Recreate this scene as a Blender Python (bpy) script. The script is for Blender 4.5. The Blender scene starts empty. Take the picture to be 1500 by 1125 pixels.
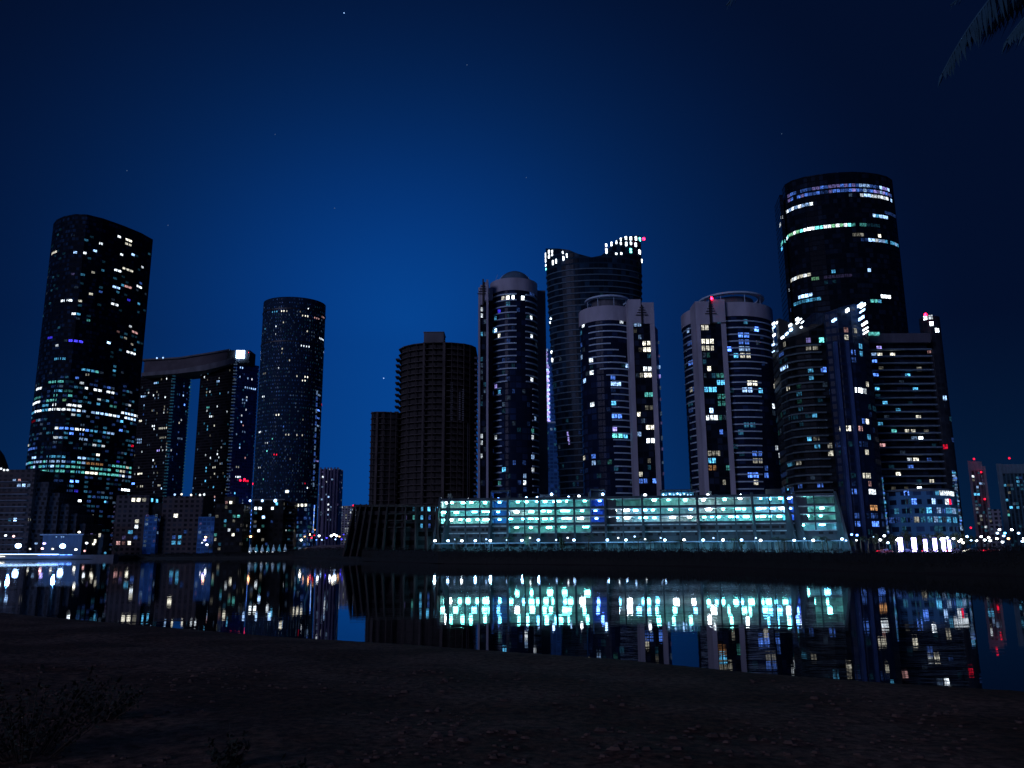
import bpy, bmesh, math, random
import numpy as np
from mathutils import Vector, Matrix
C = bpy.context.scene
COL = C.collection
PI = math.pi
# ------------------------------------------------------------------ camera
F, PITCH, ROLL, CH = 1200.0, math.radians(11.65), math.radians(0.35), 2.5
cd = bpy.data.cameras.new('camera'); cam = bpy.data.objects.new('camera', cd); COL.objects.link(cam)
cd.sensor_width = 36.0; cd.lens = 36.0*F/1500; cd.clip_start = 0.05; cd.clip_end = 20000
Fw = Vector((0, math.cos(PITCH), math.sin(PITCH))); R0 = Vector((1, 0, 0)); U0 = R0.cross(Fw)
Rt = R0*math.cos(ROLL) - U0*math.sin(ROLL); Up = U0*math.cos(ROLL) + R0*math.sin(ROLL)
m = Matrix((Rt, Up, -Fw)).transposed().to_4x4(); m.translation = (0, 0, CH); cam.matrix_world = m
C.camera = cam
C.view_settings.view_transform = 'Standard'; C.view_settings.look = 'None'
C.view_settings.exposure = 0; C.view_settings.gamma = 1
C.cycles.use_denoising = True
C.cycles.max_bounces = 5; C.cycles.diffuse_bounces = 3; C.cycles.glossy_bounces = 3
C.cycles.sample_clamp_indirect = 4.0
# ------------------------------------------------------------------ world: clear night sky, last blue glow low behind the skyline
W = bpy.data.worlds.new('World'); C.world = W; W.use_nodes = True
nt = W.node_tree; nt.nodes.clear()
def N(nt, t, **k):
    n = nt.nodes.new(t)
    for a, b in k.items(): setattr(n, a, b)
    return n
def mth(nt, op, a, b=None, clamp=False):
    n = N(nt, 'ShaderNodeMath', operation=op); n.use_clamp = clamp
    for i, v in enumerate((a, b)):
        if v is None: continue
        if isinstance(v, (int, float)): n.inputs[i].default_value = v
        else: nt.links.new(v, n.inputs[i])
    return n.outputs[0]
tc = N(nt, 'ShaderNodeTexCoord'); sx = N(nt, 'ShaderNodeSeparateXYZ'); nt.links.new(tc.outputs['Generated'], sx.inputs[0])
az = mth(nt, 'ARCTAN2', sx.outputs[0], sx.outputs[1]); el = mth(nt, 'ARCSINE', sx.outputs[2])
GLOW_AZ, GLOW_EL = -0.13, 0.28
da = mth(nt, 'MULTIPLY', mth(nt, 'SUBTRACT', az, GLOW_AZ), 0.90)
de = mth(nt, 'MULTIPLY', mth(nt, 'MAXIMUM', mth(nt, 'SUBTRACT', mth(nt, 'ABSOLUTE', el), GLOW_EL), -0.03), 1.2)
s = mth(nt, 'SQRT', mth(nt, 'ADD', mth(nt, 'POWER', mth(nt, 'ABSOLUTE', da), 2.0), mth(nt, 'POWER', mth(nt, 'ABSOLUTE', de), 2.0)))
ramp = N(nt, 'ShaderNodeValToRGB'); nt.links.new(mth(nt, 'MULTIPLY', s, .5), ramp.inputs[0]); cr = ramp.color_ramp; cr.interpolation = 'B_SPLINE'
stops = [(0, (.0017, .058, .285)), (.07, (.0015, .037, .200)), (.145, (.0011, .0180, .092)), (.22, (.0009, .0080, .042)),
         (.29, (.0009, .0042, .020)), (.5, (.0008, .0040, .020)), (1.0, (.0012, .010, .055))]
cr.elements[0].position = 0; cr.elements[0].color = (*stops[0][1], 1)
cr.elements[1].position = 1; cr.elements[1].color = (*stops[-1][1], 1)
for p_, c_ in stops[1:-1]:
    e = cr.elements.new(p_); e.color = (*c_, 1)
low = mth(nt, 'SUBTRACT', 1.0, mth(nt, 'MULTIPLY', mth(nt, 'ABSOLUTE', el), 4.0), clamp=True)
addc = N(nt, 'ShaderNodeMixRGB', blend_type='ADD'); addc.inputs[2].default_value = (.0003, .0075, .020, 1)
nt.links.new(low, addc.inputs[0]); nt.links.new(ramp.outputs[0], addc.inputs[1])
bg = N(nt, 'ShaderNodeBackground'); nt.links.new(addc.outputs[0], bg.inputs[0]); bg.inputs[1].default_value = 1.0
out = N(nt, 'ShaderNodeOutputWorld'); nt.links.new(bg.outputs[0], out.inputs[0])
# one dim, wide lamp: the pinkish light of the city behind the camera
sd = bpy.data.lights.new('sun', 'SUN'); sd.energy = 0.60; sd.angle = math.radians(20); sd.color = (.56, .58, 1.0)
so = bpy.data.objects.new('sun', sd); COL.objects.link(so)
so.rotation_euler = (math.radians(76), 0, math.radians(-38))
# ------------------------------------------------------------------ pixel helpers (photo pixels, 1500 x 1125)
def ray(px, py):
    return Fw*F + Rt*(px-750) + Up*(562.5-py)
def at(px, py, d):
    r = ray(px, py); t = d/r.y
    return r.x*t, CH + r.z*t
def zf(px, py, d): return at(px, py, d)[1]
def xf(px, py, d): return at(px, py, d)[0]
def hor(px): return 810 + (750-px)*0.0061
def gx(px, d): return xf(px, hor(px), d)
rnd = random.Random(7)
# ------------------------------------------------------------------ materials
MAT = {}
def new_mat(name):
    M = bpy.data.materials.new(name); M.use_nodes = True; nt = M.node_tree; nt.nodes.clear()
    o = N(nt, 'ShaderNodeOutputMaterial'); b = N(nt, 'ShaderNodeBsdfPrincipled'); nt.links.new(b.outputs[0], o.inputs[0])
    return M, nt, b, o
def plain(name, col, rough=.8, metal=0, var=.35, scale=.4, bump=0):
    if name in MAT: return MAT[name]
    M, nt, b, o = new_mat(name)
    t = N(nt, 'ShaderNodeTexCoord'); n1 = N(nt, 'ShaderNodeTexNoise'); n1.inputs['Scale'].default_value = scale; n1.inputs['Detail'].default_value = 6
    mp = N(nt, 'ShaderNodeMapping'); mp.inputs['Scale'].default_value = (1, 1, .35)
    nt.links.new(t.outputs['Object'], mp.inputs[0]); nt.links.new(mp.outputs[0], n1.inputs[0])
    mr = N(nt, 'ShaderNodeMapRange'); mr.inputs[1].default_value = .3; mr.inputs[2].default_value = .7
    mr.inputs[3].default_value = 1-var; mr.inputs[4].default_value = 1+var*.5; nt.links.new(n1.outputs[0], mr.inputs[0])
    mx = N(nt, 'ShaderNodeMixRGB', blend_type='MULTIPLY'); mx.inputs[0].default_value = 1; mx.inputs[1].default_value = (*col, 1)
    nt.links.new(mr.outputs[0], mx.inputs[2]); nt.links.new(mx.outputs[0], b.inputs['Base Color'])
    b.inputs['Roughness'].default_value = rough; b.inputs['Metallic'].default_value = metal
    if bump:
        bp = N(nt, 'ShaderNodeBump'); bp.inputs['Strength'].default_value = bump; nt.links.new(n1.outputs[0], bp.inputs['Height']); nt.links.new(bp.outputs[0], b.inputs['Normal'])
    MAT[name] = M; return M
def facade(name, wall, glass, bay, fh, wu=(.1, .9), wv=(.2, .85), wrough=.7, grough=.3, gvar=.6, spec=.045, stagger=0):
    """wall with a grid of unlit panes, laid out in metres along the wall (uv)"""
    if name in MAT: return MAT[name]
    M, nt, b, o = new_mat(name)
    uv = N(nt, 'ShaderNodeUVMap'); sp = N(nt, 'ShaderNodeSeparateXYZ'); nt.links.new(uv.outputs[0], sp.inputs[0])
    u = mth(nt, 'DIVIDE', sp.outputs[0], bay); v = mth(nt, 'DIVIDE', sp.outputs[1], fh)
    fl = mth(nt, 'FLOOR', v)
    if stagger:
        wn0 = N(nt, 'ShaderNodeTexWhiteNoise', noise_dimensions='1D'); nt.links.new(fl, wn0.inputs['W'])
        u = mth(nt, 'ADD', u, wn0.outputs['Value'])
    fu = mth(nt, 'FRACT', u); fv = mth(nt, 'FRACT', v)
    mu = mth(nt, 'MULTIPLY', mth(nt, 'GREATER_THAN', fu, wu[0]), mth(nt, 'LESS_THAN', fu, wu[1]))
    mv = mth(nt, 'MULTIPLY', mth(nt, 'GREATER_THAN', fv, wv[0]), mth(nt, 'LESS_THAN', fv, wv[1]))
    mask = mth(nt, 'MULTIPLY', mu, mv)
    cb = N(nt, 'ShaderNodeCombineXYZ'); nt.links.new(mth(nt, 'FLOOR', u), cb.inputs[0]); nt.links.new(fl, cb.inputs[1])
    wn = N(nt, 'ShaderNodeTexWhiteNoise', noise_dimensions='2D'); nt.links.new(cb.outputs[0], wn.inputs[0])
    gv = mth(nt, 'ADD', mth(nt, 'MULTIPLY', mth(nt, 'POWER', wn.outputs['Value'], 3.0), gvar*3), 1-gvar*.6)
    gm = N(nt, 'ShaderNodeMixRGB', blend_type='MULTIPLY'); gm.inputs[0].default_value = 1; gm.inputs[1].default_value = (*glass, 1); nt.links.new(gv, gm.inputs[2])
    t = N(nt, 'ShaderNodeTexCoord'); n1 = N(nt, 'ShaderNodeTexNoise'); n1.inputs['Scale'].default_value = .12; n1.inputs['Detail'].default_value = 5
    nt.links.new(t.outputs['Object'], n1.inputs[0]); wv_ = mth(nt, 'ADD', mth(nt, 'MULTIPLY', n1.outputs[0], .8), .6)
    wm = N(nt, 'ShaderNodeMixRGB', blend_type='MULTIPLY'); wm.inputs[0].default_value = 1; wm.inputs[1].default_value = (*wall, 1); nt.links.new(wv_, wm.inputs[2])
    mx = N(nt, 'ShaderNodeMixRGB'); nt.links.new(mask, mx.inputs[0]); nt.links.new(wm.outputs[0], mx.inputs[1]); nt.links.new(gm.outputs[0], mx.inputs[2])
    nt.links.new(mx.outputs[0], b.inputs['Base Color'])
    r = mth(nt, 'ADD', mth(nt, 'MULTIPLY', mask, grough-wrough), wrough); nt.links.new(r, b.inputs['Roughness'])
    b.inputs['Specular IOR Level'].default_value = spec
    MAT[name] = M; return M
CO = dict(w=(.80, .90, 1.0), y=(1.0, .96, .80), o=(1.0, .48, .2), b=(.10, .26, 1.0), B=(.06, .05, 1.0), c=(.10, .48, .85), t=(.16, .78, .74),
          g=(.35, .9, .5), p=(.95, .5, .5), v=(.42, .36, 1.0), r=(1.0, .01, .05), k=(.35, .58, 1.0))
LV = {0: .035, 1: .10, 2: .26, 3: .70, 4: 1.9, 5: 5.0, 6: 14.0, 7: 60.0}
def glow(code, lev, sample=False):
    key = 'light_%s%d%s' % (code, lev, 's' if sample else '')
    if key in MAT: return MAT[key]
    M = bpy.data.materials.new(key); M.use_nodes = True; nt = M.node_tree; nt.nodes.clear()
    o = N(nt, 'ShaderNodeOutputMaterial'); e = N(nt, 'ShaderNodeEmission'); e.inputs[0].default_value = (*CO[code], 1)
    if sample: e.inputs[1].default_value = LV[lev]
    else:   # curtains, furniture and lamps behind the pane: uneven brightness inside each window
        t = N(nt, 'ShaderNodeTexCoord'); n1 = N(nt, 'ShaderNodeTexNoise'); n1.inputs['Scale'].default_value = 1.1; n1.inputs['Detail'].default_value = 1
        nt.links.new(t.outputs['Object'], n1.inputs[0])
        v = mth(nt, 'MULTIPLY', mth(nt, 'ADD', mth(nt, 'MULTIPLY', mth(nt, 'SUBTRACT', n1.outputs[0], .35, clamp=True), 4.2), .25), LV[lev]); nt.links.new(v, e.inputs[1])
        M.cycles.emission_sampling = 'NONE'
    nt.links.new(e.outputs[0], o.inputs[0]); MAT[key] = M; return M
CONC = plain('pale_concrete', (.40, .40, .465), .85, var=.30, scale=.15)
CONC_MID = plain('grey_concrete', (.13, .135, .15), .85, var=.35, scale=.15)
CONC_EDGE = plain('slab_edge_concrete', (.078, .068, .066), .9, var=.5, scale=.4)
CONC_BARE = plain('bare_concrete', (.052, .042, .037), .9, var=.45, scale=.3)
CONC_DARK = plain('dark_concrete', (.035, .032, .032), .9, var=.4, scale=.3)
WHITE = plain('white_paint', (.46, .62, .74), .6, var=.15, scale=.5)
DARKM = plain('dark_metal', (.03, .03, .035), .45, metal=.3)
VOID = plain('unlit_interior', (.018, .015, .014), .9)
BRONZE = plain('emblem_metal', (.05, .045, .04), .5, metal=.6)
TARMAC = plain('asphalt', (.045, .045, .048), .9)
LEAFD = plain('dark_foliage', (.008, .010, .007), .8, var=.5, scale=2)
BARK = plain('bark', (.07, .05, .035), .9, scale=6)
# ------------------------------------------------------------------ object helpers
def tag(o, label=None, cat=None, group=None, kind=None):
    if label: o['label'] = label
    if cat: o['category'] = cat
    if group: o['group'] = group
    if kind: o['kind'] = kind
    return o
def empty(name, loc, label, cat, group=None):
    o = bpy.data.objects.new(name, None); COL.objects.link(o); o.location = loc; o.empty_display_size = .5
    tag(o, label, cat, group); return o
class MB:
    """collects geometry in world coordinates"""
    def __init__(s): s.v = []; s.f = []; s.uv = []; s.mi = []; s.mats = []
    def slot(s, mat):
        if mat not in s.mats: s.mats.append(mat)
        return s.mats.index(mat)
    def add(s, vs, fs, mat=None, uvs=None):
        o = len(s.v); s.v.extend([tuple(v) for v in vs]); k = s.slot(mat) if mat else 0
        for i, f in enumerate(fs):
            s.f.append([o+j for j in f]); s.mi.append(k); s.uv.append(uvs[i] if uvs else [(0, 0)]*len(f))
    def hexa(s, p, mat=None):     # 8 points: bottom 4 ccw, top 4 ccw
        s.add(p, [(3, 2, 1, 0), (4, 5, 6, 7), (0, 1, 5, 4), (1, 2, 6, 5), (2, 3, 7, 6), (3, 0, 4, 7)], mat)
    def box(s, x0, x1, y0, y1, z0, z1, mat=None):
        s.hexa([(x0, y0, z0), (x1, y0, z0), (x1, y1, z0), (x0, y1, z0), (x0, y0, z1), (x1, y0, z1), (x1, y1, z1), (x0, y1, z1)], mat)
    def prism(s, pts, z0, z1, mat=None):
        n = len(pts); vs = [(x, y, z0) for x, y in pts]+[(x, y, z1) for x, y in pts]
        s.add(vs, [tuple(range(n))[::-1], tuple(range(n, 2*n))]+[(i, (i+1) % n, n+(i+1) % n, n+i) for i in range(n)], mat)
    def tube(s, a, b, r0, r1, n=8, mat=None):
        a = Vector(a); b = Vector(b); d = (b-a).normalized(); x = d.orthogonal().normalized(); y = d.cross(x)
        vs = []
        for p, r in ((a, r0), (b, r1)):
            for i in range(n): vs.append(p + (x*math.cos(2*PI*i/n)+y*math.sin(2*PI*i/n))*r)
        s.add(vs, [tuple(range(n))[::-1], tuple(range(n, 2*n))]+[(i, (i+1) % n, n+(i+1) % n, n+i) for i in range(n)], mat)
    def ball(s, c, r, mat=None, n=8, k=5, sz=1.0, half=False):
        vs = []; fs = []
        k0 = 0
        for j in range(k+1):
            th = (PI/2 if half else PI)*j/k
            for i in range(n):
                ph = 2*PI*i/n; vs.append((c[0]+r*math.sin(th)*math.cos(ph), c[1]+r*math.sin(th)*math.sin(ph), c[2]+r*sz*math.cos(th)))
        for j in range(k):
            for i in range(n): fs.append((j*n+i, (j+1)*n+i, (j+1)*n+(i+1) % n, j*n+(i+1) % n))
        s.add(vs, fs, mat)
    def build(s, name, mat=None, parent=None, smooth=False, base=None):
        off = Vector(parent_world(parent)) if parent else (Vector(base) if base else Vector((0, 0, 0)))
        me = bpy.data.meshes.new(name); me.from_pydata([(v[0]-off.x, v[1]-off.y, v[2]-off.z) for v in s.v], [], s.f)
        mats = s.mats or [mat]
        for mm in mats: me.materials.append(mm)
        if len(mats) > 1: me.polygons.foreach_set('material_index', s.mi)
        ul = me.uv_layers.new(name='UVMap'); flat = [c for f in s.uv for q in f for c in q]; ul.data.foreach_set('uv', flat)
        if smooth: me.polygons.foreach_set('use_smooth', [True]*len(me.polygons))
        me.update(); o = bpy.data.objects.new(name, me); COL.objects.link(o)
        if parent: o.parent = parent
        elif base: o.location = base
        return o
def parent_world(p):
    v = Vector((0, 0, 0))
    while p: v += Vector(p.location); p = p.parent
    return v
def blob_light(name, root, p, r, code, lev, sample=True):
    b = MB(); b.ball(p, r, n=8, k=6); return b.build(name, glow(code, lev, sample), root, True)
# ------------------------------------------------------------------ facade surface
class Surf:
    def __init__(s, root, pts, z0, z1, fh, bay, mat, name='facade', ztop=None, scale=None, step=2.0, closed=True, roof=True, roofmat=None):
        # pts: plan outline counter-clockwise seen from above
        s.root = root; s.z0 = z0; s.z1 = z1; s.fh = fh; s.bay = bay; s.scale = scale; s.ztop = ztop
        s.used = {}
        P = [Vector((x, y)) for x, y in pts]; n = len(P); q = []; 
        for i in range(n if closed else n-1):
            a, b = P[i], P[(i+1) % n]; L = (b-a).length; k = max(1, int(round(L/step)))
            for j in range(k): q.append(a+(b-a)*(j/k))
        if closed: q.append(P[0].copy())
        else: q.append(P[-1].copy())
        s.q = q; s.cum = [0.0]
        for i in range(1, len(q)): s.cum.append(s.cum[-1]+(q[i]-q[i-1]).length)
        s.len = s.cum[-1]; s.c = sum(P, Vector((0, 0)))/n
        mb = MB(); nz = 1 if scale is None else 24
        rows = []
        for k in range(nz+1):
            row = []
            for i, p in enumerate(q):
                zt = s.ztop(p) if s.ztop else z1
                z = z0+(zt-z0)*k/nz; pp = s.sp(p, z); row.append((pp.x, pp.y, z))
            rows.append(row)
        m_ = len(q)
        for k in range(nz):
            vs = rows[k]+rows[k+1]
            fs = [(i, i+1, m_+i+1, m_+i) for i in range(m_-1)]
            uvs = [[(s.cum[i], rows[k][i][2]-z0), (s.cum[i+1], rows[k][i+1][2]-z0), (s.cum[i+1], rows[k+1][i+1][2]-z0), (s.cum[i], rows[k+1][i][2]-z0)] for i in range(m_-1)]
            mb.add(vs, fs, None, uvs)
        s.mesh = mb.build(name, mat, root)
        if roof:
            rb = MB(); top = rows[-1][:-1] if closed else rows[-1]
            zr = min(v[2] for v in top)-(.6 if ztop is None else 1.0)
            # parapet thickness and a sunk roof
            inn = []
            for v in top:
                d = Vector((v[0], v[1]))-s.c; d = d*(1-.5/max(d.length, 1)); inn.append((s.c.x+d.x, s.c.y+d.y, v[2]))
            nn = len(top); vs = list(top)+inn+[(v[0], v[1], zr) for v in inn]
            fs = [(i, (i+1) % nn, nn+(i+1) % nn, nn+i) for i in range(nn)]+[(nn+i, nn+(i+1) % nn, 2*nn+(i+1) % nn, 2*nn+i) for i in range(nn)]+[tuple(range(2*nn, 3*nn))]
            rb.add(vs, fs); rb.build('roof', roofmat or CONC_DARK, root)
    def sp(s, p, z):
        if s.scale is None: return p
        k = s.scale((z-s.z0)/(s.z1-s.z0)); return s.c+(p-s.c)*k
    def S(s, u, z, off=0.0):
        u = min(max(u, 0), s.len-1e-4); lo = 0; hi = len(s.cum)-1
        while hi-lo > 1:
            mid = (lo+hi)//2
            if s.cum[mid] <= u: lo = mid
            else: hi = mid
        a, b = s.q[lo], s.q[lo+1]; t = (u-s.cum[lo])/max(1e-9, s.cum[lo+1]-s.cum[lo]); p = a+(b-a)*t
        d = (b-a).normalized(); nn = Vector((d.y, -d.x)); p = s.sp(p, z)+nn*off
        return Vector((p.x, p.y, z)), nn
    def locate(s, px, py):
        r = ray(px, py); best = None; u = 0.0
        zmid = None
        while u < s.len:
            z = s.z0+ (s.z1-s.z0)*.5 if zmid is None else zmid
            p, nn = s.S(u, z)
            z = CH+r.z/r.y*p.y
            if s.scale is not None: p, nn = s.S(u, z); z = CH+r.z/r.y*p.y
            if nn.dot(Vector((-p.x, -p.y))) > 0:
                e = abs(r.x/r.y*p.y-p.x)
                if e < 1.2 and (best is None or e+p.y*.02 < best[0]): best = (e+p.y*.02, u, z)
            u += .4
        if best is None or not (s.z0-1 < best[2] < s.z1+26): return None
        return best[1], best[2]
    def cells(s, px, py, wpx, key, lit):
        a = s.locate(px, py)
        if a is None: return False
        u, z = a; p, _ = s.S(u, z); mpp = p.y/1225.0
        w = wpx*mpp; j = math.floor((z-s.z0)/s.fh)
        # width along the wall (foreshortening)
        p2, _ = s.S(u+1, z); fs = max(.25, abs((p2.x/p2.y-p.x/p.y)*p.y)); w = w/fs
        n = max(1, int(round(w/s.bay))); i0 = int(math.floor(u/s.bay-(n-1)/2.0))
        for i in range(i0, i0+n): lit[(id(s), i, j)] = (s, i, j, key)
        return True
    def panel(s, mb, u0, u1, z0, z1, mat, out_=.14):
        ps = []
        for z in (z0, z1):
            a, n1 = s.S(u0, z, out_); b, n2 = s.S(u1, z, out_); c, _ = s.S(u1, z, -.1); d, _ = s.S(u0, z, -.1)
            ps += [a, b, c, d]
        mb.hexa(ps, mat)
def lights(root, lit, maxparts=92, margin=.13, vz=(.24, .84), jitter=0.3, seed=1, mull=False):
    r = random.Random(seed); items = list(lit.values())
    items.sort(key=lambda t: (-int(t[3][1]), -t[0].bay*t[0].fh, r.random()))
    rest = MB()
    for k, (s, i, j, key) in enumerate(items):
        u0 = (i+margin+r.random()*jitter*.5)*s.bay; u1 = (i+1-margin-r.random()*jitter*.5)*s.bay
        z0 = s.z0+(j+vz[0])*s.fh; z1 = s.z0+(j+vz[1])*s.fh
        if u0 < 0 or u1 > s.len: continue
        mat = glow(key[0], int(key[1]))
        if k < maxparts:
            mb = MB(); s.panel(mb, u0, u1, z0, z1, mat)
            if mull:
                um = u0+(u1-u0)*r.choice((.35, .5, .65)); s.panel(mb, um-.09, um+.09, z0-.02, z1+.02, DARKM, .17)
                if r.random() < .6: zm = z0+(z1-z0)*.68; s.panel(mb, u0-.02, u1+.02, zm-.07, zm+.07, DARKM, .165)
            mb.build('window', None, root)
        else: s.panel(rest, u0, u1, z0, z1, mat)
    if rest.v: tag(rest.build('smaller_windows', None, root), kind='stuff')
def L(surfs, ox, oy, sc, txt, lit):
    for it in txt.replace('\n', ' ').split(';'):
        it = it.strip()
        if not it: continue
        q = it.split(','); x, y, w = float(q[0]), float(q[1]), float(q[2]); key = q[3].strip()
        for s in surfs:
            if s.cells(ox+x/sc, oy+y/sc, w/sc, key, lit): break
def row(surf, ox, oy, sc, x0, x1, xr, yr, keys, dens, lit, r):
    a = surf.locate(ox+xr/sc, oy+yr/sc)
    if a is None: return
    j = math.floor((a[1]-surf.z0)/surf.fh); zc = surf.z0+(j+.5)*surf.fh
    x = ox+x0/sc; done = set()
    while x < ox+x1/sc:
        # vertical pixel of this storey at column x is found by a short search
        b = surf.locate(x, oy+yr/sc)
        if b:
            i = math.floor(b[0]/surf.bay)
            if i not in done:
                done.add(i)
                if r.random() < dens: lit[(id(surf), i, j)] = (surf, i, j, r.choice(keys))
        x += .6
def scatter(surf, n, keys, lit, r, z0=0, z1=1, u0=0, u1=1):
    tries = 0; k = 0
    while k < n and tries < n*12:
        tries += 1; u = r.uniform(u0, u1)*surf.len; z = surf.z0+(surf.z1-surf.z0)*r.uniform(z0, z1)
        p, nn = surf.S(u, z)
        if nn.dot(Vector((-p.x, -p.y)).normalized()) < .05: continue
        i = math.floor(u/surf.bay); j = math.floor((z-surf.z0)/surf.fh); kk = (id(surf), i, j)
        if kk in lit: continue
        lit[kk] = (surf, i, j, r.choice(keys)); k += 1
def foot(lst, py):
    return [(xf(px, py, d), d) for px, d in lst]
def arc_pts(cx, cy, rx, ry, a0, a1, n):
    return [(cx+rx*math.cos(a0+(a1-a0)*i/n), cy+ry*math.sin(a0+(a1-a0)*i/n)) for i in range(n+1)]
def circle(cx, cy, rx, ry=None, n=48, rot=0):
    ry = ry or rx; o = []
    for i in range(n):
        a = 2*PI*i/n; x, y = rx*math.cos(a), ry*math.sin(a); o.append((cx+x*math.cos(rot)-y*math.sin(rot), cy+x*math.sin(rot)+y*math.cos(rot)))
    return o
def px_arc_band(mb, cx, cy, r, pxl, pxr, py, z0, z1, th=.9, mat=None):
    """curved slab edge on a round tower between two photo columns"""
    def ang(px):
        rr = ray(px, py); k = rr.x/rr.y; best = None
        for i in range(181):
            a = PI+PI*i/180; x, y = cx+r*math.cos(a), cy+r*math.sin(a); e = abs(x-k*y)
            if (-x)*math.cos(a)+(-y)*math.sin(a) < 0: continue
            if best is None or e < best[0]: best = (e, a)
        return best[1]
    a0, a1 = ang(pxl), ang(pxr); n = max(2, int(abs(a1-a0)/.12)); ring = []
    if a1 < a0: a0, a1 = a1, a0
    for i in range(n):
        b0 = a0+(a1-a0)*i/n; b1 = a0+(a1-a0)*(i+1)/n; p = []
        for z in (z0, z1):
            for rad, b in ((r+th, b0), (r+th, b1), (r-.2, b1), (r-.2, b0)): p.append((cx+rad*math.cos(b), cy+rad*math.sin(b), z))
        mb.hexa(p, mat)
def beacon(root, px, py, d, r=.55, pole=2.0, lev=6):
    x, z = at(px, py, d); b = MB(); b.tube((x, d, z-pole), (x, d, z-r*.6), .12, .12, 6); w = b.build('warning_light', DARKM, root)
    g = MB(); g.ball((x, d, z), r, n=8, k=6); g.build('lamp', glow('r', lev), w, True); return w
GZ = 1.6
# ================================================================== THE SETTING
SHORE = [(-900, 560), (0, 560), (165, 565), (200, 600), (430, 575), (490, 400), (530, 288), (600, 240), (640, 206), (700, 195), (900, 164), (1050, 138), (1200, 110), (1350, 92), (1500, 80), (1700, 62), (2200, 42), (3200, 26)]
def shore(px):
    for (a, da), (b, db) in zip(SHORE, SHORE[1:]):
        if px <= b: return da+(db-da)*(px-a)/(b-a)
    return SHORE[-1][1]
def PX(px, d): return ((px-750)/1225.0*d, d)
b = MB(); cols = [i*25-900 for i in range(165)]; prof = [(0, -.6), (.6, .15), (3, .9), (7, 1.35), (14, GZ), (60, GZ), (300, GZ), (1500, GZ), (9000, GZ)]
vs = []
for px in cols:
    d0 = shore(px)
    for dd, z in prof:
        if px < 175 and dd < 14: z = [-.6, .4, 1.0, 1.3][[0, .6, 3, 7].index(dd)]
        x, y = PX(px, d0+dd); vs.append((x, y, z+(math.sin(px*.07)+math.sin(px*.031+2))*.06*(dd < 20)))
n = len(prof); b.add(vs, [(i*n+j, (i+1)*n+j, (i+1)*n+j+1, i*n+j+1) for i in range(len(cols)-1) for j in range(n-1)])
EARTH = plain('dark_earth', (.007, .006, .005), .95, scale=.5)
tag(b.build('ground', EARTH), kind='structure')
# ---- water
M, nt, bs, o = new_mat('water')
bs.inputs['Base Color'].default_value = (.002, .006, .012, 1); bs.inputs['Roughness'].default_value = .018; bs.inputs['IOR'].default_value = 1.45
t = N(nt, 'ShaderNodeTexCoord'); mp = N(nt, 'ShaderNodeMapping'); mp.inputs['Scale'].default_value = (.35, 1.0, 1); nt.links.new(t.outputs['Object'], mp.inputs[0])
n1 = N(nt, 'ShaderNodeTexNoise'); n1.inputs['Scale'].default_value = 1.3; n1.inputs['Detail'].default_value = 3; nt.links.new(mp.outputs[0], n1.inputs[0])
n2 = N(nt, 'ShaderNodeTexNoise'); n2.inputs['Scale'].default_value = .05; n2.inputs['Detail'].default_value = 2; nt.links.new(mp.outputs[0], n2.inputs[0])
hgt = mth(nt, 'MULTIPLY', n1.outputs[0], mth(nt, 'MULTIPLY', mth(nt, 'SUBTRACT', n2.outputs[0], .25, clamp=True), 3.0))
bp = N(nt, 'ShaderNodeBump'); bp.inputs['Strength'].default_value = 1.0; bp.inputs['Distance'].default_value = .0030
nt.links.new(hgt, bp.inputs['Height']); nt.links.new(bp.outputs[0], bs.inputs['Normal'])
WATER = M
b = MB(); b.add([(-1500, -40, 0), (1500, -40, 0), (1500, 900, 0), (-1500, 900, 0)], [(0, 1, 2, 3)])
tag(b.build('water', WATER), kind='structure')
# ---- near beach, edge traced where the sand meets the water
EDGE = [(-250, 875), (0, 897), (200, 915), (400, 932), (600, 944), (750, 955), (900, 965), (1100, 985), (1300, 1000), (1500, 1012), (1900, 1060)]
ep = []
for px, py in EDGE:
    r = ray(px, py); t_ = -CH/r.z; ep.append((r.x*t_, r.y*t_))
ep = [(ep[0][0]-60, ep[0][1]+25)]+ep+[(ep[-1][0]+30, ep[-1][1]-12)]
def edge_y(x):
    for (a, ya), (c, yc) in zip(ep, ep[1:]):
        if x <= c: return ya+(yc-ya)*(x-a)/(c-a)
    return ep[-1][1]
from mathutils import noise as NZ
def beach_z(x, y):
    dd = edge_y(x)-y
    dd += 1.0*NZ.noise(Vector((x*.25, y*.25, 0)))*min(1, abs(dd)/4)
    z = -.25 + .25*min(1, max(0, (dd+2)/2)) if dd < 0 else .03*dd+.02*min(dd, 2)
    z = min(z, .62+.012*dd)
    z = min(z, .95)
    return z+.05*NZ.noise(Vector((x*.5, y*.5, 3)))*min(1, max(0, dd)/3)+.02*NZ.noise(Vector((x*2.2, y*2.2, 5)))*min(1, max(0, dd)/3)
xs = np.concatenate([np.arange(-70, -16, .8), np.arange(-16, 18, .16), np.arange(18, 60, .9)])
ys = np.concatenate([np.arange(-14, 3, .6), np.arange(3, 14, .12), np.arange(14, 30, .25), np.arange(30, 70, .5)])
vs = [(x, y, beach_z(x, y)) for x in xs for y in ys]; ny = len(ys)
b = MB(); b.add(vs, [(i*ny+j, (i+1)*ny+j, (i+1)*ny+j+1, i*ny+j+1) for i in range(len(xs)-1) for j in range(ny-1)])
M, nt, bs, o = new_mat('damp_sand')
t = N(nt, 'ShaderNodeTexCoord'); n1 = N(nt, 'ShaderNodeTexNoise'); n1.inputs['Scale'].default_value = .35; n1.inputs['Detail'].default_value = 4; nt.links.new(t.outputs['Object'], n1.inputs[0])
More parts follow.
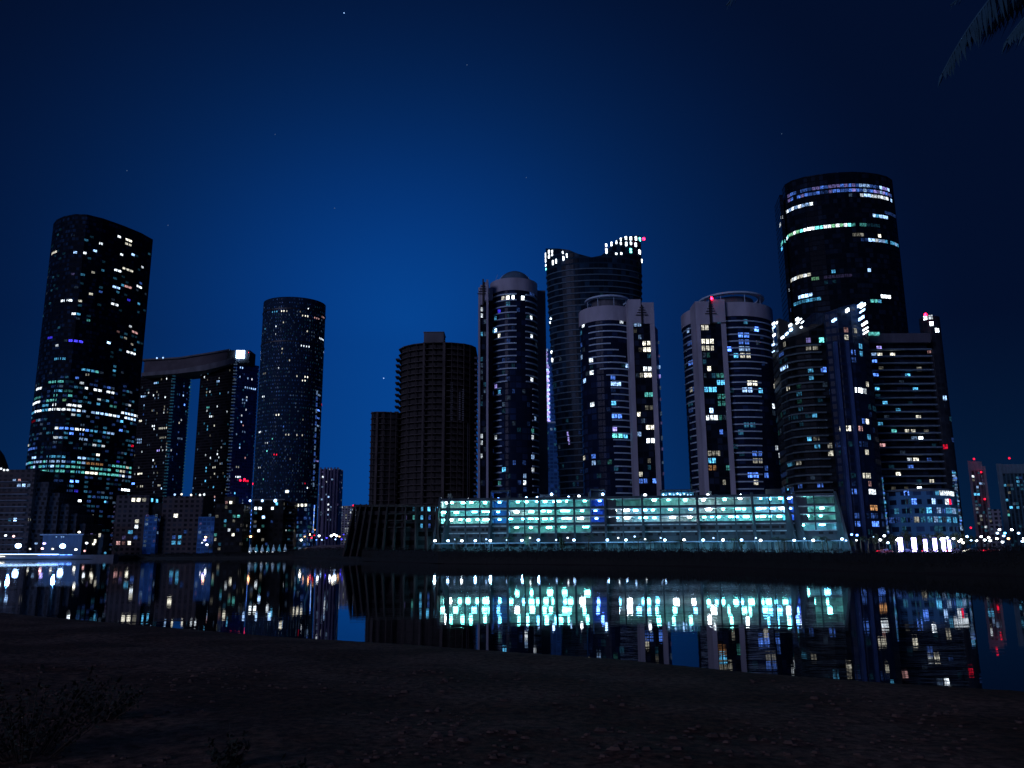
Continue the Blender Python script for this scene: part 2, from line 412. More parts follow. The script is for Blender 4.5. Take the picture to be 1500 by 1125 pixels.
n2 = N(nt, 'ShaderNodeTexNoise'); n2.inputs['Scale'].default_value = 7; n2.inputs['Detail'].default_value = 8; n2.inputs['Roughness'].default_value = .7; nt.links.new(t.outputs['Object'], n2.inputs[0])
vo = N(nt, 'ShaderNodeTexVoronoi'); vo.inputs['Scale'].default_value = 5.5; nt.links.new(t.outputs['Object'], vo.inputs[0])
rp = N(nt, 'ShaderNodeValToRGB'); nt.links.new(n1.outputs[0], rp.inputs[0])
rp.color_ramp.elements[0].position = .42; rp.color_ramp.elements[0].color = (.11, .050, .024, 1); rp.color_ramp.elements[1].position = .62; rp.color_ramp.elements[1].color = (.22, .12, .072, 1)
rp2 = N(nt, 'ShaderNodeValToRGB'); nt.links.new(n2.outputs[0], rp2.inputs[0])
rp2.color_ramp.elements[0].position = .38; rp2.color_ramp.elements[0].color = (.25, .25, .25, 1); rp2.color_ramp.elements[1].position = .66; rp2.color_ramp.elements[1].color = (1.5, 1.5, 1.5, 1)
mx = N(nt, 'ShaderNodeMixRGB', blend_type='MULTIPLY'); mx.inputs[0].default_value = 1; nt.links.new(rp.outputs[0], mx.inputs[1]); nt.links.new(rp2.outputs[0], mx.inputs[2]); nt.links.new(mx.outputs[0], bs.inputs['Base Color'])
bs.inputs['Roughness'].default_value = .9; bs.inputs['Specular IOR Level'].default_value = .2
bp = N(nt, 'ShaderNodeBump'); bp.inputs['Strength'].default_value = .9; bp.inputs['Distance'].default_value = .06
nt.links.new(mth(nt, 'ADD', n2.outputs[0], mth(nt, 'MULTIPLY', vo.outputs['Distance'], .5)), bp.inputs['Height']); nt.links.new(bp.outputs[0], bs.inputs['Normal'])
SAND = M
tag(b.build('beach', SAND, smooth=True), kind='structure')
# pebbles and dead leaves lying on the sand: uncountable
r = random.Random(3); b = MB()
STONE = plain('beach_pebble', (.10, .058, .040), .85, scale=9, var=.6)
for k in range(3600):
    y = 4.2+r.random()**1.5*13; x = r.uniform(-.72, .72)*y
    if edge_y(x)-y < 1.5: continue
    if NZ.noise(Vector((x*.45, y*.45, 9))) < -.02+.3*(r.random()-.5): continue
    s_ = r.uniform(.012, .045)*(1.6 if r.random() < .08 else 1); z = beach_z(x, y); a = r.random()*6.3; q = []
    nn = 5
    for j in range(nn): q.append((x+s_*1.4*math.cos(a+j*1.257)*r.uniform(.7, 1.2), y+s_*math.sin(a+j*1.257)*r.uniform(.7, 1.2), z-.01))
    top = [(v[0]*.55+x*.45, v[1]*.55+y*.45, z+s_*.55) for v in q]
    b.add(q+top, [tuple(range(nn, 2*nn))]+[(i, (i+1) % nn, nn+(i+1) % nn, nn+i) for i in range(nn)])
tag(b.build('pebbles', STONE), kind='stuff', label='pebbles and dead leaves strewn over the dark sand in the foreground', cat='pebbles')
# ---- mangrove thicket on the far bank
TOPY = [(172, 813), (190, 812), (250, 811), (400, 808), (440, 803.5), (520, 801.5), (640, 803), (800, 803), (900, 802.5), (1050, 802.5), (1200, 803.5), (1300, 804), (1400, 803), (1450, 798.5), (1500, 797), (1700, 792), (2200, 780)]
def lin(T, x):
    for (a, ya), (c, yc) in zip(T, T[1:]):
        if x <= c: return ya+(yc-ya)*(x-a)/(c-a)
    return T[-1][1]
def thick_top(px, d): return CH+(hor(px)-lin(TOPY, px))/1225*d
vs = []; fs = []; r = random.Random(11); b = MB()
cols = [172+i*2.0 for i in range(900)]; NP = 6
for i, px in enumerate(cols):
    d0 = shore(px); w = 4+8*min(1, d0/300)
    zt = thick_top(px, d0+w*.5); h = zt-.55
    nz = NZ.noise(Vector((px*.11, 0, 0)))*.22+NZ.noise(Vector((px*.37, 4, 0)))*.18
    for k, (a, hh) in enumerate([(-.03, .0), (.02, .45), (.18, .78), (.5, .88), (.8, .7), (1.05, .2)]):
        x, y = PX(px, d0+.8+w*a); vs.append((x, y, .1+(h-.1+.3)*hh*(1+nz*(.5+.5*math.sin(k*2+px*.3)))))
b.add(vs, [(i*NP+j, (i+1)*NP+j, (i+1)*NP+j+1, i*NP+j+1) for i in range(len(cols)-1) for j in range(NP-1)])
th = b.build('mangrove_thicket', LEAFD, smooth=False)
b = MB(); vs = []; fs = []
for k in range(60000):
    px = r.uniform(174, 1640); d0 = shore(px); w = 4+8*min(1, d0/300); a = r.random()
    d = d0+.5+w*a; zt = thick_top(px, d)+.22*NZ.noise(Vector((px*.16, a*2, 0)))*3*min(1.4, d/200)-.25
    zt += .5*max(0, NZ.noise(Vector((px*.6, a*3, 7))))
    prof_ = 1-.75*(2*a-1)**4 if a > .3 else .35+2.1*a; z = .2+(zt-.2)*prof_*(1-.5*r.random()**2.2)
    s_ = max(.13, d*.0011)*r.uniform(.6, 1.3); x, y = PX(px, d); c_ = Vector((x, y, z)); dr = Vector((r.gauss(0, 1), r.gauss(0, 1), r.gauss(.4, 1))).normalized(); sd_ = dr.orthogonal().normalized(); q = Matrix.Rotation(r.random()*6.3, 3, dr) @ sd_
    n0 = len(vs); vs += [c_-q*s_*.35, c_+q*s_*.35, c_+dr*s_]; fs.append((n0, n0+1, n0+2))
b.add(vs, fs); lf = b.build('leaves', LEAFD, th)
tag(th, kind='stuff', label='low black mangrove thicket lining the far bank of the water', cat='mangroves')
# ---- road behind the bank on the right and the quay on the left
b = MB(); pts = [(1180, 255), (1300, 262), (1500, 270), (1900, 280)]
for (a, da), (c, dc) in zip(pts, pts[1:]):
    p = [PX(a, da), PX(c, dc), PX(c, dc+9), PX(a, da+9)]; b.add([(x, y, GZ+.02) for x, y in p], [(0, 1, 2, 3)])
p = [PX(640, 262), PX(1180, 255), PX(1180, 264), PX(640, 271)]; b.add([(x, y, GZ+.02) for x, y in p], [(0, 1, 2, 3)])
tag(b.build('road', TARMAC), kind='structure')
b = MB(); p = [PX(280, 640), PX(520, 640), PX(520, 654), PX(280, 654)]; b.add([(x, y, GZ+.02) for x, y in p], [(0, 1, 2, 3)])
tag(b.build('road', TARMAC), kind='structure')
# ================================================================== TOWERS, left group
def mkroot(name, px, d, label, cat, group=None): return empty(name, (gx(px, d), d, GZ), label, cat, group)
ra = random.Random(5)
F_BLACK = facade('black_glass_grid', (.005, .010, .018), (.006, .017, .036), 3.0, 4.0, grough=.25, wrough=.5, gvar=.9, stagger=1)
F_DOTS = facade('perforated_glass_grid', (.012, .030, .060), (.03, .075, .15), 2.4, 3.6, wu=(.3, .7), wv=(.35, .7), grough=.2, gvar=1.2, stagger=1)
F_RIB = facade('ribbed_balcony_front', (.030, .028, .030), (.008, .009, .012), 3.2, 3.2, wu=(.0, 1), wv=(.28, 1.0), gvar=.5)
F_BLUE = facade('blue_glass_sky_tint', (.04, .14, .33), (.025, .09, .25), 3.2, 3.2, gvar=.5)  # on the gate legs this blue is sky reflection put into the colour
F_BEIGE = facade('beige_wall_dark_windows', (.072, .058, .058), (.015, .017, .022), 4.2, 3.6, wu=(.22, .78), wv=(.25, .8), gvar=.8)
F_TERR = facade('terraced_wall_windows', (.045, .045, .052), (.008, .009, .012), 4.0, 3.4, wu=(.15, .7), wv=(.2, .85), gvar=.9, stagger=1)
F_FAR = facade('far_tower_wall', (.36, .32, .46), (.13, .13, .22), 6.0, 3.4, wu=(.3, .75), wv=(.0, .95), gvar=.4)
F_FARB = facade('far_block_wall', (.34, .34, .38), (.06, .07, .09), 4.4, 3.6, wu=(.2, .8), wv=(.2, .8), gvar=1.0)
F_DARKW = facade('dark_wall_windows', (.018, .018, .018), (.010, .012, .014), 4.0, 3.5, wu=(.2, .8), wv=(.2, .8), gvar=.8)
# --- tall dark tower at the far left
P = foot([(78, 712), (82, 702), (92, 695), (108, 690), (126, 691), (150, 700), (181, 717), (208, 735), (226, 752)], 330)
P += [(P[-1][0]*775/752-1, 775), (P[0][0]+30, 790), (P[0][0]-2, 745)]
R = mkroot('residential_tower', 120, 720, 'tallest dark tower at the left with lit office bands and a sloping top', 'tower')
zt = zf(108, 313.5, 690)
T = Surf(R, P, GZ, zt, 4.05, 4.1, F_BLACK, step=2.5)
lit = {}
L([T], 0, 290, 4.327, """760,240,40,w4;820,262,55,y4;815,285,55,y3;555,275,25,c2;648,295,45,w4;477,337,40,b3;490,337,20,k4;545,357,50,w4;612,347,45,k4;340,357,40,y3;760,360,25,w4;852,352,25,k4;790,435,40,y3;825,460,25,y3;750,470,45,w4;900,435,15,w3;598,462,30,y2;660,468,15,c2;462,493,20,v1;513,492,15,c2;283,545,25,y3;742,557,45,k4;772,543,30,c3;890,540,25,b2;885,577,35,w4;820,572,40,p3;583,597,40,y3;645,606,30,y3;628,580,12,b2;735,603,25,c2;580,622,20,y3;810,637,20,B3;880,667,20,c3;393,660,45,w4;442,660,45,w4;505,650,50,y3;740,672,65,w4;270,660,18,y3;268,683,18,c2;462,740,28,w4;495,745,30,c3;573,780,12,t2;832,828,12,w3;858,840,35,p3;740,855,20,p1;765,885,25,c1;803,890,15,y2;840,925,15,y2;315,886,38,B3;368,922,18,w3;475,905,110,B4;700,915,40,k5;870,905,12,c2;815,988,22,w4;848,997,35,w4;845,972,30,c2;368,1033,75,c3;565,1085,60,c3;628,1090,40,t3;722,1080,35,c2;725,1108,25,c3""", lit)
L([T], 0, 540, 3.88, """495,5,50,c3;565,8,35,t3;183,75,22,k4;320,78,95,t3;430,60,35,b3;465,70,25,w3;490,45,40,y2;612,103,12,b3;650,22,20,c3;212,125,45,w4;320,130,45,c3;500,125,40,w4;565,133,60,w4;635,140,45,w4;390,135,70,t1;205,175,30,t2;320,157,30,t3;385,160,40,t3;300,180,70,t3;365,182,25,g2;490,175,40,c2;560,180,30,w3;610,180,30,c3;165,203,20,w4;200,203,35,w4;255,200,40,c3;310,207,40,w4;400,208,55,w4;450,218,40,w4;555,205,30,c3;650,212,40,t2;735,210,12,w3;405,265,15,w3;450,265,20,c3;700,295,30,c4;228,298,12,k3;190,298,20,r1;510,345,60,c3;280,355,50,c2;398,362,45,b4;478,370,35,b3;570,400,20,c3;545,437,12,w3;585,437,14,w3;676,338,14,b5;678,360,14,b4;565,478,38,y4;160,437,12,y3;172,458,25,b3;205,458,12,b2;290,488,25,c2;345,488,35,c2;196,512,32,k4;277,512,45,c3;347,512,45,c3;452,517,45,k4;535,522,90,c2;540,549,95,o2;712,688,45,w5;433,648,70,b5;425,695,20,B3;440,748,50,w5;390,803,20,c2;465,835,30,y3;515,838,60,y3;493,862,12,w4;480,888,65,c4;520,915,100,k4;745,428,10,r3;675,518,12,B2;290,623,10,r1""", lit)
for (x0, x1, xr, yr, ks, dn) in [(155, 660, 300, 228, ['w4', 'k4', 'c3', 'w4', 't3'], .86), (690, 785, 740, 252, ['k4', 'w4'], .9), (155, 285, 200, 248, ['w4', 'c3'], .8), (340, 520, 400, 237, ['w4', 'k3'], .8), (600, 785, 640, 262, ['w4', 'k4'], .9),
                             (330, 500, 400, 332, ['w4', 'b4'], .95), (540, 640, 600, 352, ['c3', 'k3', 'k4'], .9), (320, 495, 400, 385, ['w3', 'k3', 'c2'], .85),
                             (125, 480, 300, 540, ['t3', 'c3', 'k3', 't3'], .93), (655, 750, 700, 563, ['y3', 't3'], .9), (160, 480, 300, 566, ['t3', 't3', 'k4', 'c3'], .9), (495, 620, 550, 578, ['t3', 'c2'], .9), (655, 745, 700, 590, ['t3', 'y3'], .95),
                             (135, 310, 200, 588, ['t3', 't3', 'c2'], .85), (330, 480, 400, 597, ['c3', 't3'], .8), (485, 560, 520, 601, ['y4'], 1), (565, 745, 650, 607, ['k3', 't3', 'w4'], .9)]:
    row(T, 0, 540, 3.88, x0, x1, xr, yr, ks, dn, lit, ra)
scatter(T, 130, ['b1', 'b0', 'b2', 'c1', 'b1'], lit, ra, 0, .26); scatter(T, 260, ['c1', 'b1', 'b0', 'c0', 'c0', 'b1', 'k1', 'c2'], lit, ra, 0, .5); scatter(T, 60, ['c0', 'c1', 'k0', 'c0'], lit, ra, .5, .97)
lights(R, lit, seed=1, margin=.06, vz=(.28, .74))
# --- gate towers joined by a roof bridge
R = mkroot('twin_gate_tower', 290, 900, 'pair of linked towers under a long roof bridge with a glowing white square', 'tower')
def gate_leg(pl, pm, pr, pyt, dl, dm, dr, bay):
    A = foot([(pl, dl), (pm, dm), (pr, dr)], 600); back = [(A[2][0]*(dr+22)/dr-1, dr+22), (A[0][0]+2, dl+22)]
    zt = zf(pm, pyt, dm)
    s1 = Surf(R, [A[0], A[1]], GZ, zt, 3.55, bay, F_RIB, closed=False, roof=False, step=4)
    s2 = Surf(R, [A[1], A[2]], GZ, zt, 3.55, bay, F_BLUE, closed=False, roof=False, step=4)
    b = MB(); poly = [A[0], A[1], A[2]]+back; b.prism([(x+.0, y+.12) for x, y in poly], GZ, zt-.1, CONC_DARK); b.build('core', CONC_DARK, R)
    return s1, s2, A, zt
G1 = gate_leg(202, 251, 276, 546, 925, 905, 925, 2.6)
G2 = gate_leg(290, 341, 376, 529, 905, 880, 905, 2.6)
lit = {}
L([G1[0], G1[1], G2[0], G2[1]], 180, 420, 4.6875, """183,632,25,w4;205,630,18,y3;222,663,20,k4;240,663,12,c3;302,605,12,w3;302,625,18,w4;463,697,10,c3;418,742,16,k4;130,760,15,k4;150,757,20,k4;176,738,12,w3;233,718,8,y2;210,752,18,w4;288,748,14,k3;288,765,16,w4;142,808,12,k3;415,812,20,b5;283,820,10,y2;283,838,10,y2;200,855,14,y2;278,873,12,w3;140,880,10,b2;430,865,14,c2;123,917,26,y4;405,918,12,w3;393,933,12,y3;210,967,16,w4;270,980,55,y3;
612,567,20,t4;557,628,12,w4;657,645,18,k4;603,712,14,w3;576,715,10,y2;662,737,16,c3;580,823,22,t3;578,842,16,w3;646,813,12,w3;712,857,16,w3;605,893,20,w4;583,950,12,c3;583,985,12,c3;633,948,14,y3;820,552,22,k4;720,542,10,v3;807,610,12,k3;853,635,10,k3;880,640,20,w4;848,695,40,k3;890,697,45,k4;848,748,14,w3;823,765,14,k3;848,770,12,k3;830,805,25,k2;838,850,14,w3;820,878,14,w3;812,933,14,k4;828,955,12,p3;825,990,25,k2""", lit)
L([G1[0], G1[1], G2[0], G2[1]], 140, 620, 3.75, """318,22,15,w4;365,35,45,y3;240,85,25,k3;240,100,25,k3;375,75,35,y2;255,157,12,w3;340,152,20,v4;370,155,10,w3;385,150,10,w3;410,148,12,w3;318,198,14,w4;315,243,12,k3;330,235,12,b3;240,273,28,y4;255,347,18,y3;350,343,20,y3;365,358,14,k4;207,333,16,b5;460,82,30,k2;447,165,12,b2;
627,188,14,w4;665,170,14,w4;678,185,10,w3;605,178,10,w3;610,237,14,c4;655,248,18,y3;608,260,12,c3;655,278,12,y3;605,313,12,c4;652,355,14,c4;787,120,14,c3;785,137,14,k4;817,198,10,p3;775,245,20,y2;778,290,30,w4;787,308,14,r4;823,308,30,r4;763,385,14,c4;600,395,14,w3;657,402,12,p3;655,418,14,k4;565,445,12,c3;590,470,12,b2""", lit)
scatter(G1[0], 60, ['k1', 'y1', 'c1', 'w2', 'k2'], lit, ra, .02, .97); scatter(G1[1], 40, ['b1', 'c1', 'b2', 'c0'], lit, ra, .02, .97)
scatter(G2[0], 70, ['k1', 'y1', 'c1', 'w2', 'k2', 'c2'], lit, ra, .02, .97); scatter(G2[1], 30, ['b1', 'c1', 'k2', 'k1'], lit, ra, .02, .97)
lights(R, lit, maxparts=88, margin=.2, vz=(.2, .75), seed=2)
# lit balcony ends climbing the corners of both legs
for (A, zt, ks) in ((G1[2], G1[3], (0, 1)), (G2[2], G2[3], (2, 3))):
    for which, q in zip(ks, (A[1], A[2])):
        n = int((zt-GZ)/3.55)
        gl = MB(); wid = 3.6; solo = which == 2 or (which == 3 and False)
        for k in range(1, n):
            if solo: gl = MB()
            z = GZ+k*3.55; gl.box(q[0]-wid*.5-(which % 2)*1.2, q[0]+wid*.5-(which % 2)*.6, q[1]-1.2+(which % 2)*.4, q[1]+.6, z, z+.9, None)
            if solo: gl.build('balcony_light', glow('k' if k % 3 else 'b', 1), R)
        if not solo: tag(gl.build('balcony_light', glow('c' if which < 2 else 'b', 1), R), kind='stuff')
# blue strips at the foot of the right leg
for (px, p0, p1, n, key) in ((357, 742, 793, 12, 'b4'), (366, 748, 778, 6, 'b4')):
    for k in range(n):
        py = p0+(p1-p0)*k/(n-1); x, z = at(px, py, 878); bb = MB(); bb.box(x-2.2, x+2.2, 877.6, 878.4, z-.9, z+.9); bb.build('strip_light', glow(key[0], int(key[1])), R)
# roof bridge: a long curved slab with a darker storey above
bx = [(207, 905, 546, 551), (262, 893, 541, 547), (300, 884, 534, 542.5), (330, 878, 527, 535), (344, 876, 524, 531.5), (358, 882, 524, 531)]
def strip(mb, pts, depth, mat, up=0, dn=0, sh=0):
    for (a, da, t0, b0), (c, dc, t1, b1) in zip(pts, pts[1:]):
        xa, za0 = at(a, b0, da); _, za1 = at(a, t0, da); xc, zc0 = at(c, b1, dc); _, zc1 = at(c, t1, dc)
        mb.hexa([(xa, da+sh, za0), (xc, dc+sh, zc0), (xc, dc+depth, zc0), (xa, da+depth, za0), (xa, da+sh, za1), (xc, dc+sh, zc1), (xc, dc+depth, zc1), (xa, da+depth, za1)], mat)
b = MB(); strip(b, bx, 34, CONC_MID); b.build('bridge_slab', CONC_MID, R)
b = MB(); strip(b, [(209, 905, 528, 546.2), (262, 893, 525, 541.2), (300, 884, 519, 534.2), (334, 878, 513.5, 526.5)], 30, None, sh=2); b.build('bridge_storey', facade('bridge_storey_wall', (.10, .09, .10), (.02, .02, .03), 3, 3.5), R)
b = MB(); strip(b, [(207, 905, 526, 528.2), (262, 893, 523, 525.2), (300, 884, 517, 519.2), (336, 878, 511, 513.6)], 34, None, sh=0); b.build('bridge_roof', CONC_MID, R)
b = MB(); x0, z1 = at(333, 513, 879); x1, z0 = at(365, 529, 879); b.box(x0, x1, 879, 900, z0-2, z1); b.build('plant_room', CONC_DARK, R)
x0, z1 = at(346.5, 513.5, 877); x1, z0 = at(357.5, 524.5, 877); b = MB(); b.box(x0, x1, 876.6, 878, z0, z1); b.build('sign_panel', glow('k', 6), R)
beacon(R, 364.5, 516.5, 880, r=1.1)
for px, py, k_ in ((352, 703.5, 'r'), (358, 702, 'r'), (371, 708.5, 'r')):
    x, z = at(px, py, 878); blob_light('warning_lamp', R, (x, 878, z), 1.0, k_, 5, False)
for px, py in ((231, 524.5), (240, 524), (301, 527)): blob_light('roof_light', R, (*[at(px, py, 890)[0]], 888, at(px, py, 888)[1]), .9, 'k', 4)
# --- round dark tower right of the gate
R = mkroot('round_residential_tower', 425, 780, 'round dark tower right of the linked towers, speckled with lit windows and faint glowing dots', 'tower')
cx = xf(424.5, 600, 775); rr_ = (474-378)/2/1225*775*.985
zt = zf(430, 434.5, 748)
T = Surf(R, circle(cx, 775, rr_, rr_*.9), GZ, zt, 3.7, 2.5, F_DOTS)
lit = {}
L([T], 180, 420, 4.6875, """1047,182,45,c3;1092,173,45,y4;1130,168,10,y3;1212,163,20,y2;1273,162,14,w4;1237,197,25,y4;1270,197,35,y4;1377,210,30,p3;1325,225,50,p3;1100,250,25,y3;1050,282,20,w4;1050,323,12,w3;975,282,12,c3;1268,313,22,y3;1368,347,32,w4;1247,403,72,w4;1088,432,28,y3;1088,455,14,y2;1380,440,10,k3;1260,495,25,c2;1137,497,14,y3;1062,547,14,w3;970,608,18,y2;1187,608,20,y3;1252,608,42,y4;1248,632,42,y4;965,745,18,w4;1345,730,25,k3;1365,798,14,r3;1342,858,28,b5;1340,908,24,b4;1062,883,30,y4;1112,948,24,b3;945,988,14,w4;987,983,14,y3;1238,898,18,y2;1338,955,18,k3""", lit)
L([T], 140, 620, 3.75, """905,38,14,w4;938,35,14,k3;1058,65,28,y3;1105,65,20,y3;1135,65,20,y3;965,85,14,t3;935,112,20,w3;935,155,14,t4;992,180,24,r4;897,240,16,w3;1073,192,16,y2;1158,347,16,w4;1060,368,28,k4;1145,325,16,r3;1148,468,12,r4;925,315,12,t3;1168,510,20,w4;1210,215,30,v3""", lit)
scatter(T, 1000, ['c0', 'k0', 'c0', 'k1', 'c0', 'b0', 'b0'], lit, ra, .02, .97)  # faint glowing cells imitate perforation and reflection dots, added among the lit windows
lights(R, lit, maxparts=80, margin=.28, vz=(.25, .65), seed=3)
for k in range(16):
    py = 575+k*9; x, z = at(464.5-k*.35, py, 762); bb = MB(); bb.box(x-.6, x+.6, 761.6, 762.4, z-1.8, z+1.8); bb.build('strip_light', glow('b' if k % 3 else 'k', 2), R)
for k in range(9):
    py = 742+k*4.6; x, z = at(460-k*.3, py, 745); bb = MB(); bb.box(x-.7, x+.7, 744.6, 745.4, z-1.2, z+1.2); bb.build('strip_light', glow('k' if k % 2 else 'b', 4), R)
for z_, k_ in ((zt-12, 0), (zt-44, 1)):
    bb = MB(); q = circle(cx, 775, rr_+.5, rr_*.9+.5); bb.prism(q, z_, z_+1.1, DARKM); bb.build('ledge', DARKM, R)
# --- terraced block far left
R = mkroot('terraced_apartment_block', 50, 620, 'wide purple grey terraced block at the left edge stepping down to the right', 'building')
lit = {}; TS = []
steps = [(-60, 38, 688, 612), (38, 60, 706, 616), (60, 78, 722, 620), (78, 94, 738, 624), (94, 107, 752, 628), (107, 121, 767, 632)]
for k, (a, c, pyt, d) in enumerate(steps):
    x0, x1 = gx(a, d), gx(c, d); z1 = zf(max(a, 0), pyt, d)
    s_ = Surf(R, [(x0, d), (x1-.02, d), (x1-.02, d+26), (x0, d+26)], GZ, z1, 3.6, 3.6, F_TERR if k else F_BEIGE, name='wing', step=4); TS.append(s_)
L(TS, 0, 680, 7.5, "178,205,18,k3;218,210,18,k3;258,215,28,k4;295,215,18,k2;180,635,40,k5;125,630,30,c2;315,585,22,y2;215,155,38,p3", lit)
lights(R, lit, seed=4)
for px, py in ((1.5, 686.5), (6, 688.5), (11, 688.5)): x, z = at(px, py, 611); blob_light('roof_light', R, (x, 611, z), .75, 'w', 4)
bb = MB(); 
for j in range(12):
    z = GZ+4+j*4.6; x0 = gx(-60, 611); x1 = gx(30, 611); bb = MB(); bb.box(x0, x1, 610.4, 612.1, z, z+.9); bb.build('balcony', CONC_MID, R)
# dark rounded hall roof behind it
R = mkroot('domed_hall', 8, 820, 'dark rounded roof showing above the terraced block at the left edge', 'building')
b = MB(); x, z = at(-8, 655, 820); b.ball((x, 820, GZ), 1, n=20, k=8, half=True); b.v = [(x+(v[0]-x)*26, 820+(v[1]-820)*20, GZ+(v[2]-GZ)*(z-GZ)) for v in b.v]; b.build('roof', CONC_DARK, R, True)
b = MB(); b.box(x-24, x+24, 806, 834, GZ, GZ+(z-GZ)*.4); b.build('wall', F_DARKW, R)
# --- low beige-grey block centre left
R = mkroot('midrise_apartment_block', 220, 640, 'long grey midrise block with pinkish end balconies and warm top windows', 'building')
lit = {}
d = 640; x0, x1, x2, x3, x4 = gx(150, d), gx(163, d), gx(212, d), gx(232, d), gx(292, d)
z1 = zf(200, 725.5, d)
A_ = Surf(R, [(x0, d+14), (x1, d), (x2, d), (x2, d+24), (x0, d+24)], GZ, z1, 4.1, 4.4, F_BEIGE, name='left_wing')
B_ = Surf(R, [(x2+.1, d+3), (x3-.1, d+3), (x3-.1, d+22), (x2+.1, d+22)], GZ, zf(220, 737, d), 4.1, 4.2, F_DARKW, name='link')
C_ = Surf(R, [(x3, d), (x4, d), (x4, d+24), (x3, d+24)], GZ, zf(260, 727, d), 4.1, 4.4, F_BEIGE, name='right_wing')
L([A_, B_, C_], 140, 700, 8.333, """438,265,45,y4;510,265,45,o4;555,265,36,y4;605,268,30,y2;695,268,28,c4;755,265,28,c4;690,337,20,c3;505,512,70,y3;485,580,34,w4;413,630,22,c3;990,455,45,y4;915,455,45,y3;692,520,36,k3;695,565,40,k4;240,797,45,p3;390,790,40,y4;320,797,40,p1;665,805,70,y4;745,800,36,c3;785,790,20,p3;882,790,36,b2;945,790,36,c3;1015,785,36,c3;890,710,40,c3;960,710,30,b2;1025,710,36,c3;465,705,30,b2;350,725,30,v1;1110,655,30,b1;770,660,30,b1""", lit)
lights(R, lit, seed=5, margin=.12, vz=(.15, .8))
for j in range(9):
    z = GZ+5+j*4.1; bb = MB(); bb.hexa([(x0-1.2, d+13.5, z), (x1, d-1.2, z), (x1, d+.3, z), (x0+.3, d+14, z), (x0-1.2, d+13.5, z+1), (x1, d-1.2, z+1), (x1, d+.3, z+1), (x0+.3, d+14, z+1)]); bb.build('balcony', plain('pinkish_paint', (.5, .33, .36), .8), R)
for px, py, k in ((154, 735, 'c'), (256, 724.5, 'k'), (266, 724, 'y'), (280, 725, 'y'), (293, 725, 'w'), (299, 724.5, 'w')):
    x, z = at(px, py, d-.5); blob_light('roof_light', R, (x, d-.5, z), .8, k, 4)
# blue lit stair glazing beside it
for (pa, pb, pt, pbm, nm, lb) in ((212.5, 228, 755, 789, 'glazed_stair_tower', 'blue violet lit glazed stair in the middle of the grey midrise block'), (291, 313, 757, 783, 'glazed_lobby', 'blue lit four storey glazed lobby between the grey midrise block and a dark block')):
    R = mkroot(nm, pa, 634, lb, 'building'); xa, za = at(pa, pt, 634); xb, zb = at(pb, pbm, 634); lit = {}
    S_ = Surf(R, [(xa, 634), (xb, 634), (xb, 639.5), (xa, 639.5)], GZ, za, 3.2, 3.4, F_BLUE)
    scatter(S_, 14, ['b1', 'b1', 'k1', 'v1', 'k2'], lit, ra, .2, 1); lights(R, lit, seed=6)
# --- small dark blocks between
for (nm, lb, pa, pb, pt, d, fm, txt, cc) in (
    ('dark_office_block', 'small dark block with a stair head below the right gate leg, few lit rooms', 311, 353, 738, 620, F_DARKW, "525,318,34,y4;472,575,50,c3;458,645,22,y4;440,640,20,t1;535,690,70,y4;590,760,40,y4;495,745,22,w3;610,530,30,t2;655,525,36,t3;320,810,22,t2;365,830,22,y2;478,365,16,p2;360,515,16,y1", None),
    ('dark_hotel_block', 'dark block with three white rooftop floodlights at the foot of the round tower', 368, 412, 733, 640, F_DARKW, "910,745,75,t5;905,745,60,w4;1010,565,44,k5;1188,385,60,c4;875,445,50,w5;970,440,44,w5;1090,440,40,w4", None),
    ('balcony_apartment_block', 'slim block with rows of pale balconies right of the dark hotel block', 413, 428, 735, 650, F_BEIGE, "1335,170,60,y4;1310,700,30,w4", 1),
    ('blue_glass_block', 'blue tinted block with a lit cream top storey beside the street', 430, 449, 738, 660, F_BLUE, "", None)):
    R = mkroot(nm, pa, d, lb, 'building'); x0, x1 = gx(pa, d), gx(pb, d); z1 = zf(pa, pt, d); lit = {}
    S_ = Surf(R, [(x0, d), (x1, d), (x1, d+18), (x0, d+18)], GZ, z1, 3.4, 3.2, fm)
    if txt: L([S_], 280, 700, 9.375, txt, lit)
    scatter(S_, 14, ['c1', 'b1', 'k1', 't1', 'y1'], lit, ra, .1, 1)
    if nm == 'blue_glass_block':
        row(S_, 420, 670, 7.03, 70, 200, 110, 490, ['y4', 'y3'], 1, lit, ra); scatter(S_, 24, ['b2', 'k2', 'c2'], lit, ra, 0, .9)
    lights(R, lit, seed=8)
    if nm == 'dark_office_block':
        b = MB(); xa, za = at(328, 727, d); xb, _ = at(344, 727, d); b.box(xa, xb, d+2, d+10, z1-1, za); b.build('stair_head', CONC_DARK, R)
    if nm == 'dark_hotel_block':
        b = MB(); b.box(x0-1, x1+1, d-2, d+1, z1, z1+.8); b.build('canopy', CONC_MID, R)
        for px in (366.5, 384.5, 403.5):
            x, z = at(px, 733.5, d-2); blob_light('floodlight', R, (x, d-2.4, z), 1.25 if px > 400 else .9, 'k', 5)
    if cc:
        for j in range(11):
            z = GZ+4+j*3.4; bb = MB(); bb.box(x0-.5, x1+.3, d-1.6, d+.2, z, z+1.0); bb.build('balcony', CONC_MID, R)
